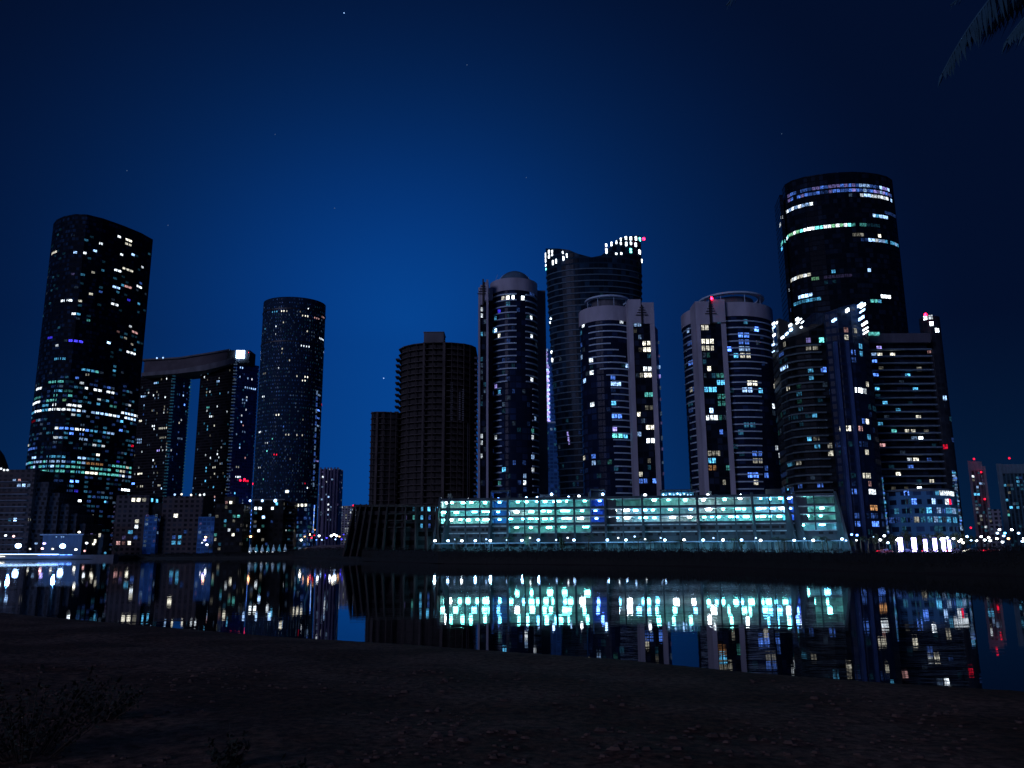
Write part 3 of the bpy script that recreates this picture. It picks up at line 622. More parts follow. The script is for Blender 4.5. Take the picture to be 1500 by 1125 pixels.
# --- far pale tower and low block
R = mkroot('pale_ribbed_tower', 478, 1150, 'distant pale violet tower with vertical ribs right of the round dark tower', 'tower')
d = 1150; x0, x1 = gx(463, d), gx(493, d); z1 = zf(480, 687, d)
S_ = Surf(R, [(x0, d), (x1, d), (x1, d+25), (x0, d+25)], GZ, z1, 3.5, 3.2, F_FAR); lit = {}
L([S_], 420, 670, 7.03, "330,170,14,w4;330,203,14,w4;370,197,22,w4;345,255,22,c3;325,285,22,k4;422,265,14,w3;455,237,16,k3;495,232,16,k2;330,385,40,c3;360,430,20,k3;418,380,18,k3;425,412,22,k4;418,495,20,w4;418,538,22,w4;440,525,14,k3;318,505,14,k3;330,520,16,k3;420,592,18,k3;300,712,20,c4;340,545,30,k2;365,295,18,k2;345,340,14,k2", lit); scatter(S_, 40, ['v1', 'k1', 'k2'], lit, ra)
lights(R, lit, seed=9, margin=.1)
for px in (465, 471.5, 476, 480.5, 486, 490.5):
    x = gx(px, d); bb = MB(); bb.box(x-.9, x+.9, d-2, d+.05, GZ, z1+2); bb.build('rib', plain('violet_grey_paint', (.36, .32, .45), .8), R)
R = mkroot('distant_office_block', 505, 1250, 'low pale distant block with a red beacon just left of the dark car park', 'building')
d = 1250; x0, x1 = gx(490, d), gx(519, d); z1 = zf(500, 741, d)
S_ = Surf(R, [(x0, d), (x1, d), (x1, d+25), (x0, d+25)], GZ, z1, 4, 3.4, F_FARB); lit = {}; scatter(S_, 110, ['w2', 'w1', 'k2', 'y1', 'w3'], lit, ra); lights(R, lit, seed=10, margin=.1)
beacon(R, 517.5, 740.5, 1250, r=1.4, lev=4)
# ================================================================== unfinished tower and its annex
def unfinished(R, pts, z0, z1, nfl, inset, colpts, infill):
    c = Vector((sum(p[0] for p in pts)/len(pts), sum(p[1] for p in pts)/len(pts)))
    inner = [(p[0]+(c.x-p[0])*inset, p[1]+(c.y-p[1])*(inset*2.2)) for p in pts]
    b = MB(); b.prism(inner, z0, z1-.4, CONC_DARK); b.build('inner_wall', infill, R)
    for k in range(nfl+1):
        z = z0+(z1-z0)*k/nfl; b = MB(); b.prism(pts, z-.36, z+.04); b.build('floor_slab', CONC_EDGE, R)
    for (x, y, w, zz) in colpts:
        b = MB(); b.box(x-w/2, x+w/2, y-.1 if w < 1 else y-.3, y+w, z0, zz); b.build('column', CONC_BARE if w < 1 else CONC_EDGE, R)
R = mkroot('unfinished_tower', 640, 450, 'broad bare concrete tower still under construction, unlit, left of the white topped tower', 'tower')
d0 = 452
prof_ = [(582, 466), (590, 459), (604, 454), (622, 451), (640, 450), (660, 451), (680, 454), (691, 458), (697, 463)]
P = foot(prof_, 600); P += [(P[-1][0], 490), (P[0][0], 490)]
z1 = zf(640, 501, 450)
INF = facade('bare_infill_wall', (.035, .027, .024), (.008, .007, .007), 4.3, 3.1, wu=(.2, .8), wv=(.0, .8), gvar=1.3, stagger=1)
cols_ = []
for px, dd, w in ((596, 456.4, .4), (608, 453.4, .35), (619.5, 450.8, 1.1), (633, 450.2, .4), (649.5, 449.9, 1.5), (661, 451, .35), (670, 452.2, .35), (679, 453.4, .5), (688, 456.5, .35)):
    cols_.append((xf(px, 600, dd), dd, w, z1))
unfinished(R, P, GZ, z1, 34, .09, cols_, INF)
# balcony stubs on the left edge and the core box on the roof
for k in range(9, 33):
    z = GZ+(z1-GZ)*k/34; b = MB(); b.box(P[0][0]-1.2, P[0][0]+1, 463, 470, z-.1, z+.7); b.build('balcony', CONC_BARE, R)
xa, za = at(621, 487, 456); xb, _ = at(650, 487, 456); b = MB(); b.box(xa, xb, 456, 468, z1-.3, za); b.box(xa-.3, xb+.3, 455.7, 468.3, za, za+.4); b.build('lift_core', CONC_MID, R)
b = MB()
for (px, p0, p1) in ((673, 575, 618), (678, 570, 618), (661, 560, 618)):
    x, _ = at(px, 600, 449.5)
    for k in range(int((p1-p0)/3.2)):
        z = zf(px, p0+k*3.2, 449.5); b.box(x-.5, x+.5, 450.9, 451.4, z-.35, z+.35)
tag(b.build('hoist_tie', CONC_MID, R))
b = MB(); xa, _ = at(684, 600, 447); b.box(xa, xa+.5, 452, 452.5, GZ, zf(684, 620, 452)); b.build('hoist_mast', DARKM, R)
# right-hand edge catches light on each landing
for k in range(4, 33):
    z = GZ+(z1-GZ)*k/34; b = MB(); b.box(P[8][0]-.8, P[8][0]+.9, 462.2, 466, z, z+1.1); b.build('landing_rail', CONC, R)
R = mkroot('unfinished_annex', 560, 455, 'narrow bare concrete annex block left of the unfinished tower, much lower', 'building')
P = foot([(541, 462), (546, 458), (562, 458), (583, 462)], 670); P += [(P[-1][0], 485), (P[0][0], 485)]
z1 = zf(560, 603, 458)
unfinished(R, P, GZ, z1, 24, .06, [(xf(px, 670, 457.8), 457.8, w, z1) for px, w in ((543, .5), (551, 1.2), (560, .4), (571, .6), (579, .4))], INF)
# ================================================================== curved-crown towers with white balcony bands
F_HYD = facade('navy_glass', (.006, .012, .030), (.009, .018, .045), 3.0, 3.25, wu=(.04, .96), wv=(.1, .9), grough=.2, gvar=.5)
F_HYD2 = facade('black_glass', (.007, .012, .020), (.009, .014, .026), 2.6, 3.25, wu=(.06, .94), wv=(.12, .9), grough=.2, gvar=.8)
def emblem(R, px, py_top, py_mid, py_bot, d):
    """slim mast emblem with short cross bars on the pylon face"""
    b = MB(); x, zt = at(px, py_top, d); zb = zf(px, py_bot, d); b.box(x-.35, x+.35, d-.5, d+.3, zb, zt)
    zm = zf(px, py_mid, d)
    for k, w in ((1.6, 1.1), (.3, 1.7), (-1.0, 2.3), (-2.3, 3.0)): b.box(x-w, x+w, d-.45, d-.05, zm+k-.14, zm+k+.14)
    b.build('emblem_mast', BRONZE, R)
# ---- T1
R = mkroot('domed_residential_tower', 753, 400, 'tower with a glass dome on its pale drum crown beside the unfinished tower', 'tower')
cx = xf(753.5, 600, 412); r1 = 35.5/1225*412; cy = 412
zc0, zc1 = zf(755, 425, cy-r1), zf(755, 407, cy-r1)
T = Surf(R, circle(cx, cy, r1), GZ, zc0+.2, 3.24, 2.6, F_HYD, name='glass_drum', step=1.5, roof=False)
b = MB(); b.prism(circle(cx, cy, r1+.55), zc0, zc1, CONC); b.build('crown', CONC, R)
DSZ = (zf(755, 397.5, cy)-zc1)/(r1*.72)
b = MB(); b.ball((cx+.6, cy+1, zc1), r1*.72, n=28, k=8, half=True, sz=DSZ)
GD = plain('dome_glass', (.10, .17, .22), .25, var=.2); b.build('dome', GD, R, True)
b = MB()
for i in range(28):
    a0, a1 = PI*i/28, PI*(i+1)/28; rr2 = r1*.73
    b.tube((cx+.6-rr2*math.cos(a0), cy+1-.2, zc1+rr2*DSZ*math.sin(a0)), (cx+.6-rr2*math.cos(a1), cy+1-.2, zc1+rr2*DSZ*math.sin(a1)), .22, .22, 6)
b.build('dome_rib', WHITE, R)
b = MB(); x, z = at(729, 402, cy-3); x2, z2 = at(724, 416, cy-3); b.tube((x2, cy-3, z2), (x, cy-3, z), .12, .06, 6); b.build('aerial', WHITE, R)
for k in range(38):
    z = zc0-3.24*(k+1)+.9
    if z < 24: break
    py_ = 440+k*9.6
    xr = 756.5 if py_ < 558 else (743 if py_ < 575 else 734.5)
    sh = (py_-440)*.017
    b = MB(); px_arc_band(b, cx, cy, r1, 719+sh*.6, xr+sh*.3, 600 if False else py_, z, z+.6, .6); b.build('balcony', WHITE, R)
    xl2 = 769.5+sh*.4 if py_ < 575 else 780
    b = MB(); px_arc_band(b, cx, cy, r1, xl2, 785.5+sh*.7, py_, z, z+.6, .6); b.build('balcony', WHITE, R)
# pylon on the left, wall slab on the right
def pbox(name, mat, pa, pb, pyref, d, dep, z0, z1, R):
    b = MB(); b.box(xf(pa, pyref, d), xf(pb, pyref, d), d, d+dep, z0, z1); return b.build(name, mat, R)
zp = zf(705, 418, 398)
pbox('pylon_edge', CONC, 700.2, 703.2, 600, 398, 14, GZ, zf(702, 421, 398), R)
pbox('pylon_cap', CONC, 703.2, 707, 600, 398.1, 14, zf(705, 446, 398), zf(705, 417, 398), R)
pbox('pylon_cap', CONC, 708.3, 712.6, 600, 398.1, 14, zf(710, 440, 398), zf(710, 413, 398), R)
pbox('pylon_fin', CONC, 712.3, 715.2, 600, 397, 16, GZ, zf(713, 409.5, 397), R)
pbox('link_wall', CONC, 715.2, 722, 600, 402, 8, zf(718, 438, 400), zf(718, 420, 400), R)
PG = Surf(R, [(xf(703.2, 600, 399), 399), (xf(712.3, 600, 399), 399), (xf(712.3, 600, 399), 410), (xf(703.2, 600, 399), 410)], GZ, zf(705, 443, 399), 3.24, 1.6, F_HYD2, name='pylon_glass', roof=False)
LK = Surf(R, [(xf(715.2, 600, 403), 403), (xf(722, 600, 403), 403), (xf(722, 600, 403), 410), (xf(715.2, 600, 403), 410)], GZ, zf(718, 438, 402), 3.24, 2, F_HYD, name='link_glass', roof=False)
pbox('wall_slab', CONC_MID, 786, 801.5, 600, 418, 12, GZ, zf(790, 425.5, 418), R)
emblem(R, 707.7, 409, 424, 446, 397.8)
lit = {}
L([PG, T], 690, 390, 9.375, "415,480,20,y3;507,460,36,y5;500,550,36,c2;385,670,56,B3;355,715,35,c3;335,865,36,k5;312,890,20,c3;385,940,28,y4;848,755,25,w4;848,1010,20,w4;128,630,12,w3;113,697,14,w4;130,970,20,c3;610,447,14,w5;748,453,14,w5;840,380,30,b2;865,400,20,b1;170,740,10,k1;170,900,10,k1", lit)
L([PG, T], 680, 540, 5, "505,72,26,w4;238,122,14,v3;255,180,26,c3;298,262,30,k1;237,510,14,w3;308,762,30,c4;250,865,30,t2;368,715,14,b2;512,510,10,w3;510,460,16,t2;525,390,12,k3;458,812,10,k3;460,862,12,w4;505,655,10,k3;515,730,10,w3;105,515,10,w3;118,545,8,w3;135,648,10,w3;170,890,10,c2", lit)
scatter(T, 36, ['b0', 'c0', 'b1', 'k0'], lit, ra, .05, .95); scatter(PG, 14, ['k1', 'c1', 'k0'], lit, ra, 0, .95)
lights(R, lit, seed=21, mull=True, margin=.12, vz=(.3, .95))
# ---- T2
R = mkroot('pylon_residential_tower', 905, 400, 'tower with emblem pylon on its right side, in front of the twisted tower', 'tower')
r1 = 41/1225*412; cx = xf(892, 600, 412); cy = 412
zc0, zc1 = zf(892, 469, cy-r1), zf(892, 447.5, cy-r1)
T = Surf(R, circle(cx, cy, r1), GZ, zc0+.2, 3.24, 2.8, F_HYD, name='glass_drum', step=1.5, roof=False)
b = MB(); b.prism(circle(cx, cy, r1+.5), zc0, zc1, CONC); b.build('crown', CONC, R)
b = MB(); ring_c = (cx+1.0, cy+1.5); zr = zf(890, 441.5, cy)
for i in range(40):
    a0, a1 = 2*PI*i/40, 2*PI*(i+1)/40; q = []
    for z in (zr-.35, zr+.45):
        for rad, a in ((r1*.86, a0), (r1*.86, a1), (r1*.72, a1), (r1*.72, a0)): q.append((ring_c[0]+rad*math.cos(a), ring_c[1]+rad*math.sin(a), z))
    b.hexa(q)
for i in range(8):
    a = 2*PI*i/8+.2; b.tube((ring_c[0]+r1*.78*math.cos(a), ring_c[1]+r1*.78*math.sin(a), zc1-.3), (ring_c[0]+r1*.78*math.cos(a), ring_c[1]+r1*.78*math.sin(a), zr-.2), .15, .15, 6)
b.build('roof_ring', WHITE, R)
b = MB(); b.prism(circle(ring_c[0], ring_c[1], r1*.6, n=24), zc1-.2, zr-.6); b.build('plant_drum', CONC_MID, R)
spans = {3: (863, 894), 4: (863, 905), 5: (863, 915), 6: (863, 925), 7: (878, 925), 8: (887, 925), 9: (895, 925)}
for k in range(31):
    z = zc0-3.24*(k+.9)+.2
    if z < 24: break
    py_ = 477+k*9.9; a, c = spans.get(k, (863, 921)) if k < 10 else (893+(py_-570)*.03, 926)
    sh = (py_-477)*.03
    b = MB(); px_arc_band(b, cx, cy, r1, a+sh*.6, c+sh*.5, py_, z, z+.6, .6); b.build('balcony', WHITE, R)
D = 393
pbox('pillar', CONC, 925.6, 932, 600, D, 16, GZ, zf(924, 472, D), R); pbox('pillar', CONC, 957.5, 964.2, 600, D, 16, GZ, zf(957, 474, D), R)
pbox('pylon_cap', CONC, 925.6, 944.6, 600, D-.1, 16, zf(935, 473, D), zf(930, 438.5, D), R); pbox('pylon_cap', CONC, 946.2, 964.2, 600, D-.1, 16, zf(950, 474, D), zf(950, 443, D), R)
emblem(R, 939.5, 447, 455, 474, D-.4)
PG = Surf(R, [(xf(932, 600, D+.8), D+.8), (xf(957.5, 600, D+.8), D+.8), (xf(957.5, 600, D+.8), D+12), (xf(932, 600, D+.8), D+12)], GZ, zf(940, 472, D), 3.24, 2.1, F_HYD2, name='pylon_glass', roof=False)
PG2 = Surf(R, [(xf(964.2, 600, D+4), D+4), (xf(968.5, 600, D+10), D+10), (xf(964.3, 600, D+15), D+15)], GZ, zf(960, 478, D+4), 3.24, 2.1, F_BLUE, name='side_glass', roof=False)
lit = {}
L([PG, PG2, T], 680, 330, 4.89, "845,717,14,w4;1118,695,14,w3;1237,712,50,k3;1305,867,60,y4;1310,915,60,y4;1310,1010,55,w4;1310,1058,60,y4;1265,1058,14,y3;1175,997,28,k4;903,988,12,w4;903,1038,12,w4;1270,788,20,k2;1065,1112,60,b3;842,760,10,c2;842,860,10,b2;842,960,10,k3", lit)
L([PG, PG2, T], 680, 540, 5, "1340,33,60,y4;1295,33,15,y2;1092,108,80,k4;1350,180,70,t3;1090,264,50,c4;1345,280,50,y1;1288,328,36,y4;1100,370,68,b4;1100,423,62,v4;1105,475,65,t4;1175,472,40,c4;1297,485,46,k3;1357,437,75,y4;1367,540,76,w5;1312,797,42,y3;1393,802,40,b4;1315,850,56,b3;932,265,12,w4;950,630,10,b3;945,685,12,k3;880,110,12,k4;1110,738,50,c1;1350,700,40,y1;1325,390,20,k1;880,640,10,y3;925,12,10,w4;1085,165,50,b0;1085,685,20,t1", lit)
scatter(T, 24, ['b0', 'c0', 'k0'], lit, ra, .05, .95); scatter(PG, 16, ['k0', 'c1', 'y0'], lit, ra, 0, .95)
lights(R, lit, seed=22, mull=True, margin=.06, vz=(.25, .9))
for k in range(12):
    py = 500+k*17+rnd.random()*8; x, z = at(964+(py-500)*.035, py, D+9); 
    b = MB(); b.box(x-.3, x+.3, D+7, D+8, z-.6-rnd.random(), z+.6); b.build('side_light', glow('v' if k % 2 else 'k', 3 if k in (2, 3) else 1), R)
# ---- T3
R = mkroot('broad_residential_tower', 1065, 405, 'broad pale crowned tower with a red beacon on its emblem pylon', 'tower')
cy = 420; r1 = 67.5/1225*420; cx = xf(1072, 600, cy)
zc0, zc1 = zf(1080, 463, cy-r1), zf(1085, 442.5, cy-r1)
T = Surf(R, circle(cx, cy, r1, n=72), GZ, zc0+.2, 3.5, 3.0, F_HYD, name='glass_drum', step=1.5, roof=False)
b = MB(); b.prism(circle(cx, cy, r1+.5, n=72), zc0, zc1, CONC); b.build('crown', CONC, R)
b = MB(); rc = (cx+2, cy-3); zr = zf(1090, 438, cy-8)
for i in range(40):
    a0, a1 = 2*PI*i/40, 2*PI*(i+1)/40; q = []
    for z in (zr-.3, zr+.5):
        for rad, a in ((r1*.74, a0), (r1*.74, a1), (r1*.60, a1), (r1*.60, a0)): q.append((rc[0]+rad*math.cos(a), rc[1]+rad*math.sin(a), z))
    b.hexa(q)
for i in range(8):
    a = 2*PI*i/8+.2; b.tube((rc[0]+r1*.67*math.cos(a), rc[1]+r1*.67*math.sin(a), zc1-.3), (rc[0]+r1*.67*math.cos(a), rc[1]+r1*.67*math.sin(a), zr-.2), .2, .2, 6)
b.build('roof_ring', WHITE, R)
b = MB(); b.prism(circle(rc[0], rc[1], r1*.5, n=24), zc1-.2, zr-.5); b.build('plant_drum', CONC_MID, R)
for k in range(31):
    z = zc0-3.5*(k+.8)
    if z < 24: break
    py_ = 470+k*10.3; sh = (py_-470)
    xr = 1131 if k < 6 else (1121 if k < 7 else (1113 if k < 9 else 1110))
    b = MB(); px_arc_band(b, cx, cy, r1, 1063+sh*.05, xr+sh*.018+(3 if k > 8 else 0), py_, z, z+.62, .6); b.build('balcony', WHITE, R)
    b = MB(); px_arc_band(b, cx, cy, r1, 999+sh*.05+(0 if k < 12 else 5), 1018+sh*.055, py_, z, z+.62, .6); b.build('balcony', WHITE, R)
D = cy-r1-2.2
pbox('pillar', CONC, 1026.5, 1032.6, 600, D, 12, GZ, zf(1019, 474, D), R); pbox('pillar', CONC, 1064, 1071, 600, D, 12, GZ, zf(1058, 474, D), R)
pbox('pylon_cap', CONC, 1026.5, 1047, 600, D-.1, 12, zf(1030, 475, D), zf(1030, 441.5, D), R); pbox('pylon_cap', CONC, 1048.6, 1071, 600, D-.1, 12, zf(1050, 472, D), zf(1050, 438.5, D), R)
emblem(R, 1039.7, 434, 453, 474, D-.4)
PG = Surf(R, [(xf(1032.6, 600, D+.8), D+.8), (xf(1064, 600, D+.8), D+.8), (xf(1064, 600, D+.8), D+10), (xf(1032.6, 600, D+.8), D+10)], GZ, zf(1040, 473, D), 3.5, 2.1, F_HYD2, name='pylon_glass', roof=False)
lit = {}
L([PG, T], 980, 420, 3.516, """190,200,48,y3;255,190,18,c2;190,268,60,y4;190,302,60,y3;200,342,20,t1;207,408,25,y4;255,472,35,t2;262,505,46,c4;204,548,62,c4;265,578,44,t2;270,615,35,t2;215,653,28,k5;213,690,62,w4;270,688,26,t1;265,760,26,b3;225,873,60,y2;228,908,38,c4;232,947,42,o2;292,945,34,t2;290,1020,30,y2;98,238,18,k3;105,300,26,b2;108,405,30,b3;120,537,12,y2;138,533,10,b2;400,175,38,c2;400,247,62,b4;462,237,26,b5;400,280,60,b3;400,317,60,k3;400,350,60,y3;308,322,26,b5;350,353,34,c4;418,495,58,y4;418,530,48,k4;478,525,36,c4;430,715,60,c2;380,750,30,c2;445,863,52,b3;445,903,58,y2;447,977,48,b4;455,1018,42,y3;540,528,12,y3;545,637,12,w4;560,825,12,w3;563,862,10,w3;512,970,16,b3;512,990,16,b3;512,950,16,b2;543,185,12,w4;560,182,16,w4;543,207,12,w4;543,243,14,w4;540,297,12,w4;115,605,30,c1;118,650,30,b1""", lit)
scatter(T, 40, ['b0', 'c0', 'k0'], lit, ra, .05, .95); scatter(PG, 18, ['k0', 'c1', 'c0'], lit, ra, 0, .95)
lights(R, lit, seed=23, mull=True, margin=.06, vz=(.25, .92))
beacon(R, 1042.3, 437, D-.6, r=.8, pole=3)
# ---- twisted tower with lit crown
R = mkroot('twisted_tower', 870, 540, 'tall flared tower with two curved horns of lit tall windows and a red beacon', 'tower')
cx = xf(872, 470, 545); rx = 74.5/1225*545; cy = 545
zb = zf(870, 388, 520)
YT = [(0, 364), (.12, 364), (.22, 366), (.32, 372), (.45, 377), (.56, 374), (.64, 363), (.73, 351), (.83, 346), (1, 345)]
def ztop(p):
    t_ = (p.x-(cx-rx))/(2*rx)
    if p.y > cy: return zb-2
    return zf(797+149*t_, lin(YT, t_), p.y)
def scl(t_): return .735+.265*min(1.05, t_)**.9
T = Surf(R, circle(cx, cy, rx, rx*.55, n=64), GZ, zb, 4.2, 3.2, facade('navy_glass_ribbon', (.012, .035, .06), (.007, .020, .036), 3.2, 4.2, wu=(.03, .97), wv=(.1, .86), grough=.25, gvar=.6), ztop=ztop, scale=scl, step=2, roof=False)
# the horns have thickness: an inner skin
b = MB(); q = circle(cx, cy, rx, rx*.55, n=64); nn = len(q)
vs = []
for f_, k_ in ((.94, 0), (.94, 1), (1.0, 2)):
    for p in q:
        pv = Vector(p); zz = ztop(pv); k0 = scl(1); v = Vector((cx, cy))+(pv-Vector((cx, cy)))*f_*k0
        vs.append((v.x, v.y, zb-6 if k_ == 0 else zz))
b.add(vs, [(i, (i+1) % nn, nn+(i+1) % nn, nn+i) for i in range(nn)]+[(nn+i, nn+(i+1) % nn, 2*nn+(i+1) % nn, 2*nn+i) for i in range(nn)]+[tuple(range(nn))])
b.build('roof', CONC_DARK, R)
nb = int((zb-GZ)/4.2)
BANDM = plain('blue_grey_sill', (.065, .13, .18), .7, var=.2)
for j in range(4, nb+1):
    z = GZ+j*4.2; k0 = scl((z-GZ)/(zb-GZ)); b = MB(); ring = circle(cx, cy, rx*k0+.45, rx*.55*k0+.45, n=56); ri = circle(cx, cy, rx*k0-.3, rx*.55*k0-.3, n=56); vs = []; m_ = 56
    for z_ in (z-.35, z+.35): vs += [(x, y, z_) for x, y in ring]+[(x, y, z_) for x, y in ri]
    fs = []
    for i in range(m_):
        j2 = (i+1) % m_; fs += [(i, j2, 2*m_+j2, 2*m_+i), (m_+j2, m_+i, 3*m_+i, 3*m_+j2), (i, m_+i, m_+j2, j2), (2*m_+i, 2*m_+j2, 3*m_+j2, 3*m_+i)]
    b.add(vs, fs); b.build('floor_band', BANDM, R)
for it in "572,215,9,40;577,250,8,30;583,287,7,12;583,315,8,12;608,190,12,30;610,225,12,30;630,187,10,20;632,212,10,20;637,268,12,42;660,258,10,38;708,195,12,24;710,238,14,38;737,217,12,34;1018,145,18,28;1018,185,20,42;1052,135,16,36;1088,122,13,32;1122,100,13,22;1122,130,14,24;1157,92,18,30;1157,135,16,36;1192,95,18,32;1192,130,15,26;1192,182,18,42;1228,95,16,34;1228,140,16,36;1257,100,13,32;1255,192,14,40;1283,112,10,32;1297,125,7,26;1293,215,9,36;1278,255,10,28;1087,205,20,16;1122,203,18,18;622,670,8,14;618,697,8,14;628,908,10,20;633,965,10,34".split(';'):
    q = [float(v) for v in it.split(',')]; px, py = 680+q[0]/4.89, 330+q[1]/4.89; a = T.locate(px, py)
    if a is None: continue
    u, z = a; p, nn_ = T.S(u, z); mpp = p.y/1225; w = max(.6, .66*q[2]/4.89*mpp); h = .85*q[3]/4.89*mpp; p2, _ = T.S(u+1, z); fsx = max(.3, abs((p2.x/p2.y-p.x/p.y)*p.y)); w = min(w/fsx, 3)
    b = MB(); T.panel(b, u-w/2, u+w/2, z-h/2, z+h/2, None, .5); b.build('crown_window', glow('w' if rnd.random() < .8 else 't', 5), R)
b = MB(); x0, z0 = at(832, 637, 515)
for k in range(7):
    a = T.locate(831.5+k*.4, 634+k*2.6)
    if a: T.panel(b, a[0]-.5, a[0]+.6, a[1]-.7, a[1]+.6, None, .3)
b.build('lit_opening', glow('v', 3), R)
lit = {}; scatter(T, 40, ['b0', 'c0', 'k0'], lit, ra, .1, .9); lights(R, lit, maxparts=40, seed=24)
beacon(R, 943, 350, 533, r=1.05, pole=3)
# ---- lit slot tower between T1 and the twisted tower
R = mkroot('lit_edge_tower', 810, 700, 'slim distant tower with a bright serrated edge in the gap beside the domed tower', 'tower')
d = 700; x0, x1 = xf(800.5, 570, d), xf(822, 570, d); zt = zf(803, 511, d); zm = zf(810, 622, d)
S_ = Surf(R, [(x0, d), (x1, d), (x1, d+20), (x0, d+20)], zm-5, zt, 3.3, 3, F_BLUE)
S2 = Surf(R, [(x0-8, d-8), (x1+10, d-8), (x1+10, d+20), (x0-8, d+20)], GZ, zm, 3.3, 3.2, F_BLUE, name='lower_block')
for k in range(34):
    z = zm+k*(zt-zm)/34; w = .9 if k > 26 else 2.0
    b = MB(); b.box(x0-1.4, x0+w+(k % 2)*.8, d-1.4, d+1, z, z+1.6); b.build('lit_balcony', glow('v' if k % 3 else 'k', 3 if k > 24 else 4), R)
b = MB(); b.box(x0-8, x1+10, d-9, d+21, zm, zm+1.4); b.build('terrace_slab', WHITE, R)
lit = {}; scatter(S2, 40, ['b1', 'b0', 'c1'], lit, ra, .1, .95); scatter(S_, 16, ['c0', 'b1', 'c1'], lit, ra); row(S2, 680, 540, 5, 600, 690, 640, 440, ['c2', 'k2'], .8, lit, ra)
lights(R, lit, maxparts=60, seed=25)
# ================================================================== right group
# ---- big dark round-fronted tower
R = mkroot('office_tower', 1235, 570, 'tallest black tower at the right with blue lit top storeys', 'tower')
P = foot([(1144.5, 590), (1149, 581), (1160, 574), (1178, 568), (1200, 564), (1225, 561), (1250, 560), (1270, 561), (1288, 564), (1300, 568), (1307.5, 574)], 268)
P += [(P[-1][0]-3, 600), (P[0][0]+8, 612)]
zt = zf(1250, 251.5, 560)
F_SKY = facade('black_curtain_wall', (.004, .008, .014), (.006, .011, .020), 2.8, 3.85, wu=(.03, .97), wv=(.12, .92), grough=.22, gvar=.6)
T = Surf(R, P, GZ, zt, 3.85, 2.8, F_SKY, step=2)
Pw = foot([(1138.8, 590), (1142, 582), (1147, 582)], 290); Pw += [(Pw[-1][0]+3, 600), (Pw[0][0]+2, 604)]
Wg = Surf(R, Pw, GZ, zf(1142, 285.5, 582), 3.85, 2.4, F_SKY, name='side_wing')
lit = {}
for (x0, x1, xr, yr, ks, dn) in [(140, 760, 500, 186, ['b2', 'b2', 'b1', 'v2', 'b3'], .93), (590, 640, 615, 186, ['k3'], 1), (705, 760, 740, 202, ['v3', 'k4'], 1), (140, 765, 500, 216, ['b2', 'b2', 'v2', 'b1', 'b3'], .93), (560, 740, 640, 218, ['b3', 'k3', 'v3'], .8),
        (135, 300, 220, 295, ['w4', 'w4', 'k3'], .95), (520, 600, 560, 247, ['k1', 'k2'], .7), (600, 775, 690, 258, ['w4', 'k4', 'w3'], .95), (672, 735, 700, 352, ['c3', 'k4'], 1), (735, 800, 765, 358, ['b1'], .9),
        (130, 548, 480, 408, ['w4', 'w4', 't4', 'g3', 'w5'], 1), (548, 620, 580, 405, ['t2'], .9), (630, 700, 660, 408, ['c0'], .9), (550, 620, 600, 468, ['y2', 'y1'], .6), (620, 685, 650, 503, ['k4', 'w3'], 1), (700, 806, 750, 516, ['c3', 'k3'], .85), (595, 615, 605, 500, ['b1'], 1),
        (165, 270, 220, 745, ['w4', 'y3', 'w3'], .9), (295, 320, 305, 733, ['g2'], 1), (180, 345, 240, 868, ['c2', 'c3'], .85), (215, 280, 250, 863, ['k4', 'k5'], 1), (370, 470, 420, 770, ['b1', 'c0'], .5), (655, 715, 690, 865, ['c3', 't3'], .9), (715, 755, 735, 863, ['w5'], 1), (380, 520, 450, 725, ['v0'], .8)]:
    row(T, 1120, 230, 4.167, x0, x1, xr, yr, ks, dn, lit, ra)
L([Wg, T], 1120, 230, 4.167, "108,378,20,w3;95,420,10,w3;118,525,32,t4;105,545,14,t3;105,568,16,c4;145,800,30,w4;155,925,16,b3;435,712,10,c3;648,705,12,k4;690,470,14,y4", lit)
lights(R, lit, maxparts=98, margin=.04, vz=(.25, .85), jitter=.15, seed=31)
b = MB(); c_ = T.c; b.prism([(c_.x+(p[0]-c_.x)*.7, c_.y+(p[1]-c_.y)*.7) for p in P], zt-3, zt+.5); b.build('plant_room', CONC_DARK, R)
# ---- R1 crown-lit tower beside the car park
R = mkroot('slanted_crown_tower', 1215, 330, 'dark tower at the right end of the lit car park with white crown lights', 'tower')
P = foot([(1148, 338), (1158, 331), (1175, 327), (1195, 325), (1219, 325)], 610); P += [(P[-1][0], 352), (P[0][0]+3, 356)]
def zt1(p):
    t_ = (p.x-P[0][0])/(P[4][0]-P[0][0]); return zf(1150, 497-22*t_, p.y) if p.y < 340 else zf(1150, 497-22*t_, 338)
F_BALC = facade('dark_balcony_front', (.012, .016, .020), (.008, .011, .014), 3.0, 3.1, gvar=.9)
A_ = Surf(R, P, GZ, zf(1150, 495, 330), 3.1, 2.6, F_BALC, name='left_wing', ztop=zt1, step=1.5)
